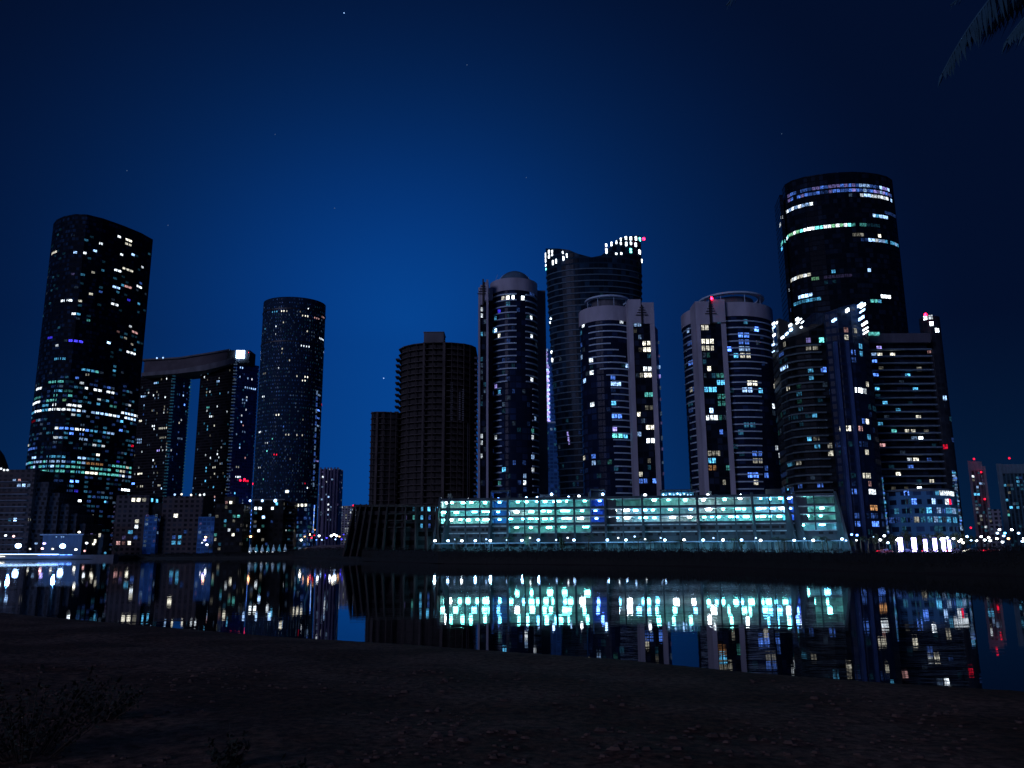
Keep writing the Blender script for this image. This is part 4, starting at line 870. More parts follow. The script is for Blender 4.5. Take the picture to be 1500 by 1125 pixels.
# raised curved screen above the left wing
b = MB(); yt = [(0, 469), (.25, 467), (.45, 472), (.7, 476), (1, 474)]; vs = []
seg = [(1138.5, 346), (1143, 338), (1154, 331), (1172, 327), (1195, 325), (1217, 325)]
seg = foot(seg, 480); nn = len(seg); fp = [(seg[i][0]+(seg[i+1][0]-seg[i][0])*j/4, seg[i][1]+(seg[i+1][1]-seg[i][1])*j/4) for i in range(nn-1) for j in range(4)]+[seg[-1]]
for off in (0, 1.2):
    for lvl in (0, 1):
        for i, (x, y) in enumerate(fp):
            t_ = i/(len(fp)-1); zlo = zt1(Vector((x, y)))-.4; zhi = zf(1143+75*t_, [466, 466][0]+lin([(0, 2), (.2, 0), (.4, 5), (.7, 14), (1, 6)], t_), y)
            vs.append((x, y+off, zlo if lvl == 0 else max(zhi, zlo+1)))
m_ = len(fp); b.add(vs, [f for i in range(m_-1) for f in ((i, i+1, m_+i+1, m_+i), (3*m_+i, 3*m_+i+1, 2*m_+i+1, 2*m_+i), (m_+i, m_+i+1, 3*m_+i+1, 3*m_+i))]+[(0, m_, 3*m_, 2*m_), (m_-1, 3*m_-1, 4*m_-1, 2*m_-1)])
b.build('crown_screen', plain('dark_render', (.02, .024, .028), .8), R)
P2 = foot([(1217, 326), (1221, 323), (1240, 320.5), (1260, 321), (1276, 325), (1284, 331)], 610); P2 += [(P2[-1][0], 352), (P2[0][0], 354)]
def zt2(p):
    t_ = (p.x-P2[0][0])/(P2[5][0]-P2[0][0]); return zf(1240, lin([(0, 458), (.3, 449), (.6, 445), (.85, 447), (1, 455)], t_), min(p.y, 335))
B_ = Surf(R, P2, GZ, zf(1240, 450, 322), 3.1, 2.4, facade('navy_panel_front', (.010, .022, .055), (.008, .018, .042), 2.4, 3.1, gvar=.4), name='right_wing', ztop=zt2, step=1.5)
for (a, c) in ((1234.5, 1239), (1252, 1256.5)):
    pbox('shaft_rib', plain('navy_paint', (.03, .07, .19), .6), a, c, 640, 319.6, 2, GZ, zf(1240, 500, 319.6), R)
for k in range(28):
    z = zf(1150, 505, 330)-3.1*k-2
    if z < 20: break
    b = MB(); q = foot([(1147.5, 338), (1158, 330.2), (1175, 326.2), (1195, 324.2), (1211, 324)], 610)
    for (xa, ya), (xb, yb) in zip(q, q[1:]): b.hexa([(xa, ya-.5, z+(0)), (xb, yb-.5, z), (xb, yb+1.5, z), (xa, ya+1.5, z), (xa, ya-.5, z+.6), (xb, yb-.5, z+.6), (xb, yb+1.5, z+.6), (xa, ya+1.5, z+.6)])
    b.build('balcony', plain('green_grey_paint', (.075, .12, .13), .7), R)
lit = {}
L([A_, B_], 1120, 440, 3.04, """95,212,20,y2;205,165,18,g3;180,182,10,v2;260,180,16,t4;210,220,22,y2;235,215,18,y2;75,300,18,k4;100,290,20,k4;192,318,20,c3;218,337,20,c3;267,297,26,b4;107,378,20,y3;140,420,12,c2;118,513,20,c1;152,492,12,c1;207,520,10,c3;192,613,18,c4;222,605,10,y1;248,662,20,c3;115,742,18,c2;163,740,15,y2;107,835,20,c4;170,825,15,b2;235,817,20,b3;290,407,10,b2;75,235,20,b2;318,650,15,y2;305,685,20,y3;345,583,15,y4;377,583,30,y4;415,583,22,p3;345,937,18,t3;
370,127,20,p2;398,130,20,y2;372,158,18,y3;430,193,12,c3;402,220,15,b3;437,253,14,c3;383,280,14,b1;407,283,14,b2;452,373,22,y3;425,400,30,w5;448,405,10,w3;432,523,15,b3;463,527,15,y4;473,618,12,c3;450,680,22,y3;375,770,20,c2;462,775,25,y3;465,805,22,k3;465,835,20,p2;398,865,25,b3;473,870,28,w4;480,935,25,o3;480,965,16,b2;487,998,28,b4;412,1000,10,b3;400,960,10,b2""", lit)
scatter(A_, 24, ['k0', 'c0', 'c0', 't0'], lit, ra, .15, .95); scatter(B_, 40, ['b0', 'b1', 'c0', 'b0'], lit, ra, .05, .6)
lights(R, lit, maxparts=90, margin=.06, vz=(.25, .9), seed=32, mull=True)
for px, py, w, h in [(1134.2, 473, 3, 5), (1134.6, 478.5, 3, 4.5), (1139.5, 471.5, 4, 4), (1135, 490, 3.2, 6), (1147.7, 493.5, 3.5, 6.5), (1153.8, 488, 4, 5.5), (1158.8, 475.5, 3.5, 6), (1159.8, 482, 4, 7), (1169, 466.5, 3.5, 6), (1169.5, 472, 3, 4), (1173.5, 467, 2.5, 3), (1176.5, 471, 2.5, 2.5), (1174, 479, 4, 4), (1224, 467.5, 5, 6), (1242.7, 453.5, 4, 9), (1263, 444.5, 3, 7), (1266.8, 445.5, 3, 7), (1266.3, 453.3, 2.6, 4.5), (1264.8, 464, 3, 7.5), (1269.5, 472, 3.4, 6), (1271, 479.7, 3, 3.5), (1271.5, 485, 2, 3.5), (1134, 504, 3, 4), (1134, 514, 2, 2)]:
    dd = 318.5 if px > 1215 else lin([(1130, 348), (1140, 342), (1155, 329), (1180, 325), (1215, 323)], px)
    x, z = at(px, py, dd); mp_ = dd/1225*.55; b = MB(); b.box(x-w/2*mp_, x+w/2*mp_, dd-.3, dd+4.5 if px > 1215 else dd+2.5, z-h/2*mp_, z+h/2*mp_); b.build('crown_light', glow('w' if (px*10) % 3 else 'k', 5), R)
for k in range(34):
    py = 700+k*2.45; x, z = at(1289.5+(py-700)*.115+rnd.uniform(-.8, .8), py, 331); b = MB(); w = rnd.uniform(.4, .9); b.box(x-w, x+w*.8, 330.2, 331.4, z-.3, z+.26); b.build('edge_light', glow(rnd.choice('ckbc'), rnd.choice((2, 3))), R)
# ---- R2
R = mkroot('striped_residential_tower', 1330, 350, 'rightmost large tower with many horizontal balcony stripes and a round corner shaft', 'tower')
D = 352
P = foot([(1283, D), (1368, D+2)], 600); P = [P[0], P[1], (P[1][0], D+24), (P[0][0], D+24)]
zt = zf(1310, 488, D)
A_ = Surf(R, P, GZ, zt, 3.1, 2.9, F_HYD2, name='main_wing')
cxx = xf(1376, 600, D+9); rr3 = 14.5/1225*(D+9); zc = zf(1362, 463, D+5)
B_ = Surf(R, circle(cxx, D+9, rr3, n=28), GZ, zc, 3.1, 2.2, facade('slate_panel_front', (.020, .026, .036), (.014, .020, .030), 2.2, 3.1, gvar=.4), name='corner_shaft', step=1)
b = MB(); b.ball((cxx, D+9, zc-.6), rr3*.98, n=24, k=6, half=True, sz=.35); b.build('shaft_cap', plain('dark_render', (.02, .024, .028), .8), R, True)
b = MB(); b.box(P[0][0]-.4, P[1][0]+.4, D-1.2, D+24, zt-4.6, zt-.4); b.build('top_fascia', plain('slate_render', (.075, .08, .11), .8), R)
for k in range(32):
    z = zt-8-3.1*k
    if z < 27: break
    b = MB(); b.box(P[0][0]-.3, P[1][0]+.2, D-1.4, D+.4, z, z+.62); b.build('balcony', plain('blue_grey_paint', (.13, .20, .26), .7), R)
Pp = foot([(1301, 340), (1330, 333), (1365, 331), (1392, 335), (1404, 343)], 750); Pp += [(Pp[-1][0], 352), (Pp[0][0], 352)]
F_POD = facade('podium_frame_wall', (.06, .19, .36), (.012, .03, .07), 5.0, 3.6, wu=(.2, .8), wv=(.3, .85), gvar=.8)
C_ = Surf(R, Pp, GZ, zf(1350, 720, 333), 3.6, 2.5, F_POD, name='podium', step=1.5)
b = MB(); 
for (xa, ya), (xb, yb) in zip(Pp[:4], Pp[1:5]):
    z = zf(1350, 719, 333); b.hexa([(xa, ya-.8, z), (xb, yb-.8, z), (xb, yb+.5, z), (xa, ya+.5, z), (xa, ya-.8, z+.8), (xb, yb-.8, z+.8), (xb, yb+.5, z+.8), (xa, ya+.5, z+.8)])
b.build('podium_cornice', plain('blue_grey_paint', (.13, .20, .26), .7), R)
lit = {}
L([C_, B_, A_], 1120, 440, 3.04, """628,880,12,b4;663,882,14,b4;820,862,45,w4;803,900,12,w4;825,898,12,r4;722,968,24,k3;740,885,20,c3;770,875,14,c3;750,905,16,k4;768,930,14,k3;745,945,20,c4;765,960,14,k3;735,980,20,c3;790,985,20,c3;770,1000,22,k3;830,950,18,c3;845,985,16,c3;820,975,14,t3;800,950,14,b2;795,925,14,b2;715,940,22,c1;715,1000,22,c2;680,1000,16,y2;845,930,14,k3;830,1000,16,k3;815,1000,14,c3""", lit)
L([B_, A_], 1120, 440, 3.04, """490,232,20,k3;525,228,28,v4;528,253,32,y4;563,250,22,y4;493,280,28,b4;533,300,25,y1;495,328,28,b4;505,402,32,c4;635,345,28,c4;683,393,35,c4;683,298,12,y2;551,475,32,c4;588,502,12,c3;693,518,32,y3;735,518,22,c4;522,550,25,c3;563,573,32,t3;705,573,25,y1;630,598,12,y3;665,598,30,y3;665,625,15,k2;708,620,36,w5;533,653,30,p3;683,727,38,y4;645,727,8,w3;648,747,10,b3;725,730,10,b2;587,783,30,y4;735,803,35,y3;770,800,20,y2;762,825,20,y2;695,832,38,w5;560,830,40,y0;640,830,40,y0;725,80,12,w5;750,95,16,w5;740,85,10,w3;775,140,12,w5;740,240,34,p2;808,447,12,k4;797,650,14,r4;797,668,14,r3;825,520,8,c1;840,620,8,b1""", lit)
scatter(C_, 30, ['c1', 'b1', 'k1', 'c2', 'b2'], lit, ra, 0, .9); scatter(A_, 24, ['c0', 'k0'], lit, ra, .2, .95)
lights(R, lit, maxparts=92, margin=.06, vz=(.3, .92), seed=33, mull=True)
x, z = at(1280, 489, D-1.6); b = MB(); b.box(x-2.4, x+2.4, D-2, D-1.3, z-.7, z+.7); b.build('lit_sign_strip', glow('t', 3), R)
for k in range(40):
    py = 690+k*2.2; x, z = at(1397.5+(py-690)*.115+rnd.uniform(-1, 1), py, 350); b = MB(); w = rnd.uniform(.35, .8); b.box(x-w, x+w*.6, 349.4, 350.4, z-.35, z+.3); b.build('edge_light', glow(rnd.choice('ckkb'), rnd.choice((2, 3, 1))), R)
beacon(R, 1356, 461, D+3, r=.75, pole=3)
# ---- far right towers
for (nm, lb, pa, pb, pt, d, wall, txt, bcs) in (
    ('pink_ribbed_tower', 'distant pinkish tower with three red beacons near the right edge', 1423.5, 1449, 675, 760, (.30, .23, .27), "292,355,32,w4;290,410,20,y1;330,452,36,k3;378,437,30,k3;310,533,56,c4;332,675,26,w2;360,712,26,w2;345,742,36,w2;370,757,26,y1;335,792,20,y1;405,835,36,w3;267,773,26,w4;372,408,26,v1", [(1426.7, 672.4), (1437.3, 691.5), (1442.4, 731.2), (1422, 773)]),
    ('teal_edge_tower', 'distant dark teal tower with a pale edge cut by the right side of the photo', 1465, 1515, 679, 740, (.06, .13, .17), "575,437,28,c3;692,382,30,c2;688,415,46,c3;698,435,30,c2;568,588,28,c3;622,662,34,c4;680,662,30,c3;624,724,46,t3;617,522,28,y1;730,360,24,b1", [(1478.6, 671.2)])):
    R = mkroot(nm, (pa+pb)/2, d, lb, 'tower'); py_ = 730; x0, x1 = xf(pa, py_, d), xf(pb, py_, d); z1 = zf(pa, pt, d); lit = {}
    fm = facade(nm+'_wall', wall, tuple(c*.35 for c in wall), 3.6, 3.3, wu=(.2, .8), wv=(.05, 1.0), gvar=.5)
    w_ = (x1-x0); q_ = (d+18)/d; xa_, xb_ = x0+w_*.16, x1-w_*.16     # footprint splayed a little, as these blocks face the lagoon
    def wedge(a, c, y0, z0, z1_):
        b = MB(); b.hexa([(a, y0, z0), (c, y0, z0), (c*q_, d+18, z0), (a*q_, d+18, z0), (a, y0, z1_), (c, y0, z1_), (c*q_, d+18, z1_), (a*q_, d+18, z1_)]); return b
    S_ = Surf(R, [(xa_, d+1), (xb_, d+1), (xb_*q_, d+18), (xa_*q_, d+18)], GZ, z1-6, 3.3, 3.0, fm)
    em = plain(nm+'_edge', tuple(min(.5, c*1.3+.05) for c in wall), .8)
    for (a, c) in ((x0, xa_), (xb_, x1)): wedge(a, c, d, GZ, z1-(5 if a > x0 and nm[0] == 'p' else 0)).build('side_pier', em, R)
    wedge(xa_, xb_, d+.2, z1-9, z1-.6).build('top_band', em, R)
    L([S_], 1380, 640, 6.25, txt, lit); scatter(S_, 20, ['c0', 'k1', 'y0', 'c1'], lit, ra); lights(R, lit, seed=35, margin=.05)
    for q in bcs: beacon(R, q[0], q[1], d-2.5, r=.95, lev=4)
R = mkroot('grey_midrise', 1456, 700, 'low grey block between the pinkish tower and the teal tower at the right edge', 'building')
x0, x1 = xf(1449, 770, 700), xf(1468, 770, 700); S_ = Surf(R, [(x0, 700), (x1, 700), (x1*715/700, 715), (x0*715/700, 715)], GZ, zf(1455, 746, 700), 3.3, 3.3, F_FARB); lit = {}; scatter(S_, 8, ['k1', 'y1'], lit, ra); lights(R, lit, seed=36)
# ================================================================== car parks
class Line:
    def __init__(s, A, B):
        s.A = Vector(A); s.e = (Vector(B)-s.A).normalized(); s.n = Vector((s.e.y, -s.e.x)); s.len = (Vector(B)-s.A).length
    def pt(s, u, v, z): p = s.A+s.e*u+s.n*v; return (p.x, p.y, z)
    def box(s, mb, u0, u1, v0, v1, z0, z1, mat=None):     # v positive towards the water
        mb.hexa([s.pt(u0, v1, z0), s.pt(u1, v1, z0), s.pt(u1, v0, z0), s.pt(u0, v0, z0), s.pt(u0, v1, z1), s.pt(u1, v1, z1), s.pt(u1, v0, z1), s.pt(u0, v0, z1)], mat)
    def fin(s, mb, u, w, top, bot, z0, z1, lean=0, mat=None):
        ps = []
        ps += [s.pt(u-w/2+lean, bot, z0), s.pt(u+w/2+lean, bot, z0), s.pt(u+w/2, -.4, z0), s.pt(u-w/2, -.4, z0)]
        ps += [s.pt(u-w/2, top, z1), s.pt(u+w/2, top, z1), s.pt(u+w/2, -.4, z1), s.pt(u-w/2, -.4, z1)]
        mb.hexa(ps, mat)
    def u_at(s, px):
        # where the vertical plane through photo column px meets the line
        k = xf(px, 760, 1.0); # x = k*y
        return (k*s.A.y-s.A.x)/(s.e.x-k*s.e.y)
GAR = Line((xf(645, 760, 301), 301), (xf(1226, 760, 284), 284))
R = empty('lit_car_park', (GAR.A.x+50, 301, GZ), 'long open sided car park glowing teal and white across the waterfront, with slanted ribs', 'car park')
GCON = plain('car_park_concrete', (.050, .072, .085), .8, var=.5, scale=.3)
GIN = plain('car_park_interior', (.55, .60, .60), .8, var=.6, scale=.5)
GDK = plain('car_park_panel', (.055, .066, .075), .8, var=.3, scale=.3)
TOPZ, DEEP = 21.6, 10
edges = [645, 658, 682, 703, 720, 744, 768.5, 790, 814, 841.5, 865.5, 887, 912.5, 941.5, 968, 995.5, 1022, 1049.5, 1077.5, 1103, 1128.5, 1152, 1165, 1194, 1226]
kinds = 'gggg' 's' 'ggggg' 's' 'wgggggggg' 's' 'wgg'
kinds = list('ggggsgggggswgggggggggswgg')[:24]
E = [GAR.u_at(p) for p in edges]; UL = E[-1]
lv = [(8.2, 9.6, 'low'), (9.9, 11.7, 'r4'), (12.9, 14.75, 'r3'), (15.6, 17.45, 'r2'), (18.5, 20.9, 'r1')]
# slabs and parapets run the full length
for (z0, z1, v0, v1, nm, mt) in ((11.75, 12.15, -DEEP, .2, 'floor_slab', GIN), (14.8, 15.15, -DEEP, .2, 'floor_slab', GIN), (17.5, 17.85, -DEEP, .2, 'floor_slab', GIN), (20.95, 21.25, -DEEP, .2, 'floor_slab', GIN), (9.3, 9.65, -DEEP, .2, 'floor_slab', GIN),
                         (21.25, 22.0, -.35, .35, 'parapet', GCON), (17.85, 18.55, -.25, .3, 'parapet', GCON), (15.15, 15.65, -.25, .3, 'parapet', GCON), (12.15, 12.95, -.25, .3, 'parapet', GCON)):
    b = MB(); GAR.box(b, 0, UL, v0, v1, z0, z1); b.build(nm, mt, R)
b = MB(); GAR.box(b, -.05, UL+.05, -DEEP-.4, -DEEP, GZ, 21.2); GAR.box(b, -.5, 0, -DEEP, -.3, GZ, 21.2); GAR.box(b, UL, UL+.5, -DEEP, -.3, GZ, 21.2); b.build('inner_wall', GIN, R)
b = MB(); GAR.box(b, .02, UL-.02, -3, -.3, GZ+4.2, 9.3); b.build('lower_wall', GDK, R)
# small unlit openings in the lower wall
LOWF = Surf(R, [GAR.pt(0, -.25, 0)[:2], GAR.pt(UL, -.25, 0)[:2]], 8.0, 9.28, 1.28, 3.2, facade('car_park_low_openings', (.055, .066, .075), (.03, .03, .033), 3.2, 1.28, wu=(.25, .72), wv=(.15, .8)), name='low_openings', closed=False, roof=False)
for k, kd in enumerate(kinds):
    u0, u1 = E[k], E[k+1]; lowopen = (5 <= k <= 9) or k >= 22
    if not lowopen or kd == 's':
        b = MB(); GAR.box(b, u0+.02, u1-.02, -.5, .05, 9.66, 11.74)
        for j in range(2):
            uu = u0+(u1-u0)*(.3+.42*j)
            GAR.box(b, uu-.5-.25*(k % 2), uu+.5, .05, .12, 10.35, 11.15, VOID)
        b.mats and b.slot(GDK)
        b = MB(); GAR.box(b, u0+.02, u1-.02, -.5, .05, 9.66, 11.74, GDK)
        for j in range(2):
            uu = u0+(u1-u0)*(.28+.44*j); w = .45+.35*((k+j) % 3)
            GAR.box(b, uu-w, uu+w, .05, .12, 10.3, 11.2, VOID)
        b.build('blind_panel', None, R)
    if kd == 'w':
        for (z0, z1, _) in lv[2:]:
            b = MB(); GAR.box(b, u0+.02, u1-2.2, -.5, .1, z0+.02, z1-.02); b.build('blind_panel', GDK, R)
    if kd == 's':   # glazed stair: recessed, blue light
        b = MB(); GAR.box(b, u0+.2, u1-.2, -5.2, -4.8, 9.7, 21); b.build('stair_wall', plain('blue_stair_paint', (.06, .16, .38), .7), R)
        for q in (.0, 1.0):
            b = MB(); uu = u0+(u1-u0)*q; GAR.box(b, uu-.18, uu+.18, -5, .3, 9.7, 24.2); b.build('stair_side_wall', plain('blue_side_paint', (.08, .18, .36), .7), R)
        b = MB(); GAR.box(b, u0, u1, -5, .5, 24.2, 24.7); b.build('stair_roof', GCON, R)
    else:
        b = MB(); GAR.box(b, u0-.22, u0+.22, -.3, .25, 9.6, 21.2); b.build('column', GCON, R)
# slanted ribs leaning out over the street
ribs = [0, 1, 4, 5, 7, 8, 9.98, 11, 13, 16, 19, 21, 22, 24]
for q in ribs:
    k = min(int(q), 24); b = MB(); lean = -1.6+4.2*(k/24.0) if k in (0, 1, 4, 21, 22, 24) else .2
    if k in (0, 1): lean = -2.4
    if k in (21, 22, 24): lean = 2.6
    GAR.fin(b, E[k], .75, .55, 3.6 if k not in (0, 24) else 4.2, GZ, 22.6, lean); b.build('rib', GCON, R)
for k in (2, 3, 6, 10, 12, 14, 15, 17, 18, 20):
    b = MB(); GAR.fin(b, E[k], .5, .35, 1.7, GZ, 9.7, .3); b.build('buttress', GCON, R)
b = MB(); GAR.box(b, -1, UL+1, .2, 4.6, 5.7, 6.1); b.build('street_canopy', plain('canopy_paint', (.20, .25, .32), .6), R)
for k in range(30):
    u = 1+k*(UL-2)/29; b = MB(); GAR.box(b, u-.16, u+.16, 4.2, 4.5, GZ, 5.7); b.build('canopy_post', GCON, R)
# ceiling lamps inside: they light the decks
rg = random.Random(21)
lampn = 0
for k, kd in enumerate(kinds):
    u0, u1 = E[k], E[k+1]
    for li, (z0, z1, nm) in enumerate(lv):
        if nm == 'low': continue
        if nm == 'r4' and not ((5 <= k <= 9) or k >= 22): continue
        right = k/24.0
        if kd == 's':
            b = MB(); uu = u0+(u1-u0)*rg.uniform(.3, .7); zz = z1-.35; GAR.box(b, uu-.5, uu+.5, -2.0, -1.7, zz-.25, zz+.1); b.build('ceiling_lamp', glow('b' if k != 4 else 'c', 7, True), R); continue
        n = rg.choice((1, 2, 2)) if nm in ('r2', 'r3') else rg.choice((1, 1, 2))
        if k >= 22: n = 1
        if nm == 'r1' and k in (9, 12, 13, 23, 19): n = 0 if k in (12, 23) else 1
        for j in range(n):
            uu = u0+(u1-u0)*((j+.5)/n+rg.uniform(-.18, .18)); vv = rg.uniform(-3.2, -1.2)
            w = rg.uniform(.35, 1.05) if nm != 'r1' else rg.uniform(.3, .7); hh = rg.uniform(.28, .55); b = MB()
            code = 'w' if rg.random() < .16 else 't' if rg.random() < .72-.3*right else ('c' if rg.random() < .4+.3*right else 't')
            ps = circle(*GAR.pt(uu, vv, 0)[:2], w, .45, n=10, rot=math.atan2(GAR.e.y, GAR.e.x)); b.prism(ps, z1-.12-hh*1.1, z1-.12); b.build('ceiling_lamp', glow(code, 7, True), R); lampn += 1
# parked cars on the decks show as dark humps behind the parapet, one mesh per car
def car_mesh(mb, P, paint, glass=None, hl=None, tl=None):
    """P(u, v, z): u along the car, v across"""
    prof = [(-2.2, .35), (-2.25, .75), (-1.9, .95), (-1.2, 1.02), (-.6, 1.45), (.7, 1.45), (1.45, 1.0), (2.1, .88), (2.25, .6), (2.2, .35)]
    n = len(prof); L_ = [P(u, -.85+(.15 if z > 1.1 else 0), z) for u, z in prof]; R_ = [P(u, .85-(.15 if z > 1.1 else 0), z) for u, z in prof]
    mb.add(L_+R_, [tuple(range(n)), tuple(range(n, 2*n))[::-1]]+[(i, n+i, n+(i+1) % n, (i+1) % n) for i in range(n)], paint)
PAINTS = [plain('car_paint_%d' % i, c, .35, var=.05) for i, c in enumerate([(.5, .5, .52), (.05, .05, .06), (.25, .03, .03), (.04, .08, .2), (.3, .28, .24)])]
# roof: lamps, plant boxes, lit pergola
for px, py, k in [(653, 733, 'w'), (686, 732, 'w'), (730, 731, 'b'), (771, 729.5, 'k'), (787, 729, 'k'), (808, 724, 'k'), (833, 728.5, 'k'), (848, 727.5, 'w'), (883, 724, 'k'), (945, 725.5, 'w'), (1037, 725.5, 'w'), (1085, 726, 'w'), (1116, 726, 'w'), (1160, 727, 'w')]:
    u = GAR.u_at(px); p = GAR.pt(u, -2.0, 0); x, z = at(px, py, p[1]); b = MB(); b.tube((x, p[1], 21.2), (x, p[1], z-.3), .09, .06, 6); b.build('roof_lamp_post', DARKM, R)
    blob_light('roof_lamp', R, (x, p[1], z), .55 if k != 'k' else .45, k, 6)
for (pa, pb, zt_) in ((653, 658, 24), (742, 745, 25.2), (790, 816, 23.2), (862, 888, 23.8), (1128, 1150, 24), (1040, 1046, 23.6)):
    b = MB(); GAR.box(b, GAR.u_at(pa), GAR.u_at(pb), -6, -3.4, 21.25, zt_); b.build('roof_box', GCON, R)
b = MB(); GAR.box(b, GAR.u_at(970), GAR.u_at(1023), -9, -5, 24.1, 24.4); 
for q in range(6):
    u = GAR.u_at(971+q*10.3); GAR.box(b, u-.12, u+.12, -5.2, -5, 21.25, 24.1)
b.build('roof_pergola', GCON, R)
b = MB(); GAR.box(b, GAR.u_at(972), GAR.u_at(1021), -8.9, -8.7, 21.9, 23.6); b.build('pergola_glow', glow('c', 3), R)
for q in range(9):
    u = GAR.u_at(974+q*5.4+rg.uniform(-1, 1)); b = MB(); c = GAR.pt(u, -7, 22.3+rg.random()*.9); b.ball(c, .3, n=8, k=6); b.build('pergola_lamp', glow('k', 5), R)
# ---- dark unlit end of the car park
DK = Line((xf(521, 760, 296), 296), (xf(644, 760, 300.5), 300.5))
R = empty('unlit_car_park', (DK.A.x+10, 300, GZ), 'unlit dark car park wing with slanting ribs under the unfinished tower', 'car park')
UL2 = DK.len
b = MB(); p0 = [DK.pt(0, 0, 0)[:2], DK.pt(UL2-.6, 0, 0)[:2], DK.pt(UL2-.6, -16, 0)[:2], DK.pt(2, -16, 0)[:2]]
DKF = facade('unlit_deck_wall', (.050, .048, .047), (.008, .008, .008), 5.5, 3.0, wu=(.06, .94), wv=(.3, .85), gvar=1)
zt = zf(600, 740, 298)
S_ = Surf(R, p0, GZ, zt, 3.0, 2.75, DKF)
for k, q in enumerate((-.5, 1.6, 3.6, 5.8, 8.4, 11, 14.2, 17.6, 21.2, 25, 28.6)):
    b = MB(); DK.fin(b, q, .55, .5, 3.4, GZ, zt+.4, -3.3+.16*q); b.build('rib', CONC_BARE, R)
b = MB(); DK.box(b, -.3, UL2-.7, .05, .5, zt-.6, zt+.2); b.build('parapet', CONC_BARE, R)
for z in (zt-3.2, zt-5.6, zt-8):
    b = MB(); DK.box(b, UL2*.38, UL2*.66, .05, 1.1, z, z+.35); b.build('ledge', CONC_BARE, R)
lit = {}
L([S_], 500, 720, 9.375, "1105,270,36,c3;1105,358,36,c3;1105,452,36,c3;970,358,26,t2;970,280,26,c1;1245,355,34,c4;1245,450,34,c4;1195,355,22,b2;1195,452,20,b2;1290,235,90,c4;1245,265,34,c4;845,370,24,v1", lit)
lights(R, lit, seed=40, margin=.28, vz=(.3, .8))
b = MB(); DK.box(b, 8, UL2-1, 1.5, 5.0, 3.3, 3.6); b.build('canopy', CONC_BARE, R)
# ================================================================== street furniture
def lamp(px, py, d, code='k', lev=6, r=.42, energy=0, arms=1, label=None, group='street lamps in front of the car park', col=(.18, .62, 1)):
    x, z = at(px, py, d)
    R = empty('street_lamp', (x, d, GZ), label, 'street lamp', group)
    b = MB(); b.tube((x, d, GZ), (x, d, GZ+.5), .16, .14, 8); b.tube((x, d, GZ+.5), (x, d, z-.1), .09, .06, 8); b.build('post', DARKM, R)
    b = MB(); b.tube((x, d, z-.2), (x+.3, d-.55, z+.35), .05, .05, 6); b.hexa([(x+.1, d-.9, z+.3), (x+.6, d-.9, z+.3), (x+.6, d-.3, z+.3), (x+.1, d-.3, z+.3), (x+.2, d-.8, z+.5), (x+.5, d-.8, z+.5), (x+.5, d-.4, z+.5), (x+.2, d-.4, z+.5)]); b.build('arm', DARKM, R)
    b = MB(); b.ball((x+.33, d-.6, z), r, n=10, k=6, sz=.8); b.build('lamp_head', glow(code, lev), R, True)
    if energy:
        pl = bpy.data.lights.new('lamp_light', 'POINT'); pl.energy = energy; pl.color = col; pl.shadow_soft_size = .25
        po = bpy.data.objects.new('lamp_light', pl); COL.objects.link(po); po.parent = R; po.location = (.33, -.6-r-.15, z-GZ-.5)
    return R
GL = 'white street lamp on a dark post along the front of the lit car park'
LP = [(636, 792, 6), (655, 792, 6), (665, 790, 5), (675, 792, 6), (695, 792, 6), (711, 790, 5), (717, 792, 6), (741, 791, 4), (763, 791.5, 6), (775, 788, 5), (787, 791, 6), (813, 791, 5), (830, 788, 5), (839, 791, 6), (888, 791, 6), (904, 788, 5), (915, 791, 6), (928, 786, 5), (943, 790, 4), (966, 788, 5), (972, 791, 6), (1000, 791, 6), (1028, 791, 6), (1043, 788, 5), (1057, 791, 6), (1084, 791, 6), (1105, 788, 5), (1112, 791.5, 6), (1161, 791.5, 6), (1176, 789, 5), (1189, 791.5, 6), (1231, 789.5, 6), (1237, 792, 5), (1252, 791.5, 4)]
for i, (px, py, lv_) in enumerate(LP):
    d = lin([(630, 290), (1250, 274)], px); en = {6: 1700, 5: 0, 4: 0}[lv_] if i % 2 == 0 or i > 26 else 0
    lamp(px, py, d, 'k' if i % 3 else 'w', 6 if lv_ == 6 else 5, .46 if lv_ == 6 else .3, en, label=GL)
for px, py in ((873, 778), (886, 776.5), (879, 781)): pass
# right street: bright lamps
GR = 'bright street lamp among the cluster of lights at the right end of the far street'
for px, py, d, c in [(1245, 783, 290, 'b'), (1253, 784, 292, 'b'), (1287, 791, 272, 'w'), (1293, 785, 290, 'w'), (1298, 795, 268, 'k'), (1311, 791, 270, 'w'), (1278, 787, 285, 'k'), (1366, 791, 275, 'w'), (1376, 790, 278, 'k'), (1405, 791, 280, 'y'), (1414, 786, 300, 'k'), (1420, 792, 300, 'k'), (1428, 792, 330, 'w'), (1440, 791, 340, 'w'), (1446, 787.5, 340, 'y'), (1448, 792, 320, 'w'), (1458, 789, 340, 'y'), (1462, 776, 420, 'w'), (1459, 781, 400, 'k'), (1468, 785, 380, 'k'), (1470, 781, 400, 'c'), (1480, 776, 420, 'w'), (1490, 781, 400, 'k'), (1497, 789, 330, 'w'), (1495, 793, 320, 'k'), (1475, 789, 360, 'o'), (1435, 786, 360, 'w'), (1466, 794, 330, 'w'), (1402, 793, 290, 'y'), (1408, 795, 280, 'y'), (1385, 788, 285, 'w'), (1394, 789, 285, 'w')]:
    lamp(px, py, d, c, 6, .42*d/290, 600 if c == 'w' and px < 1460 else 0, label=GR, group='lights at the right end of the far street', col=(.7, .8, 1))
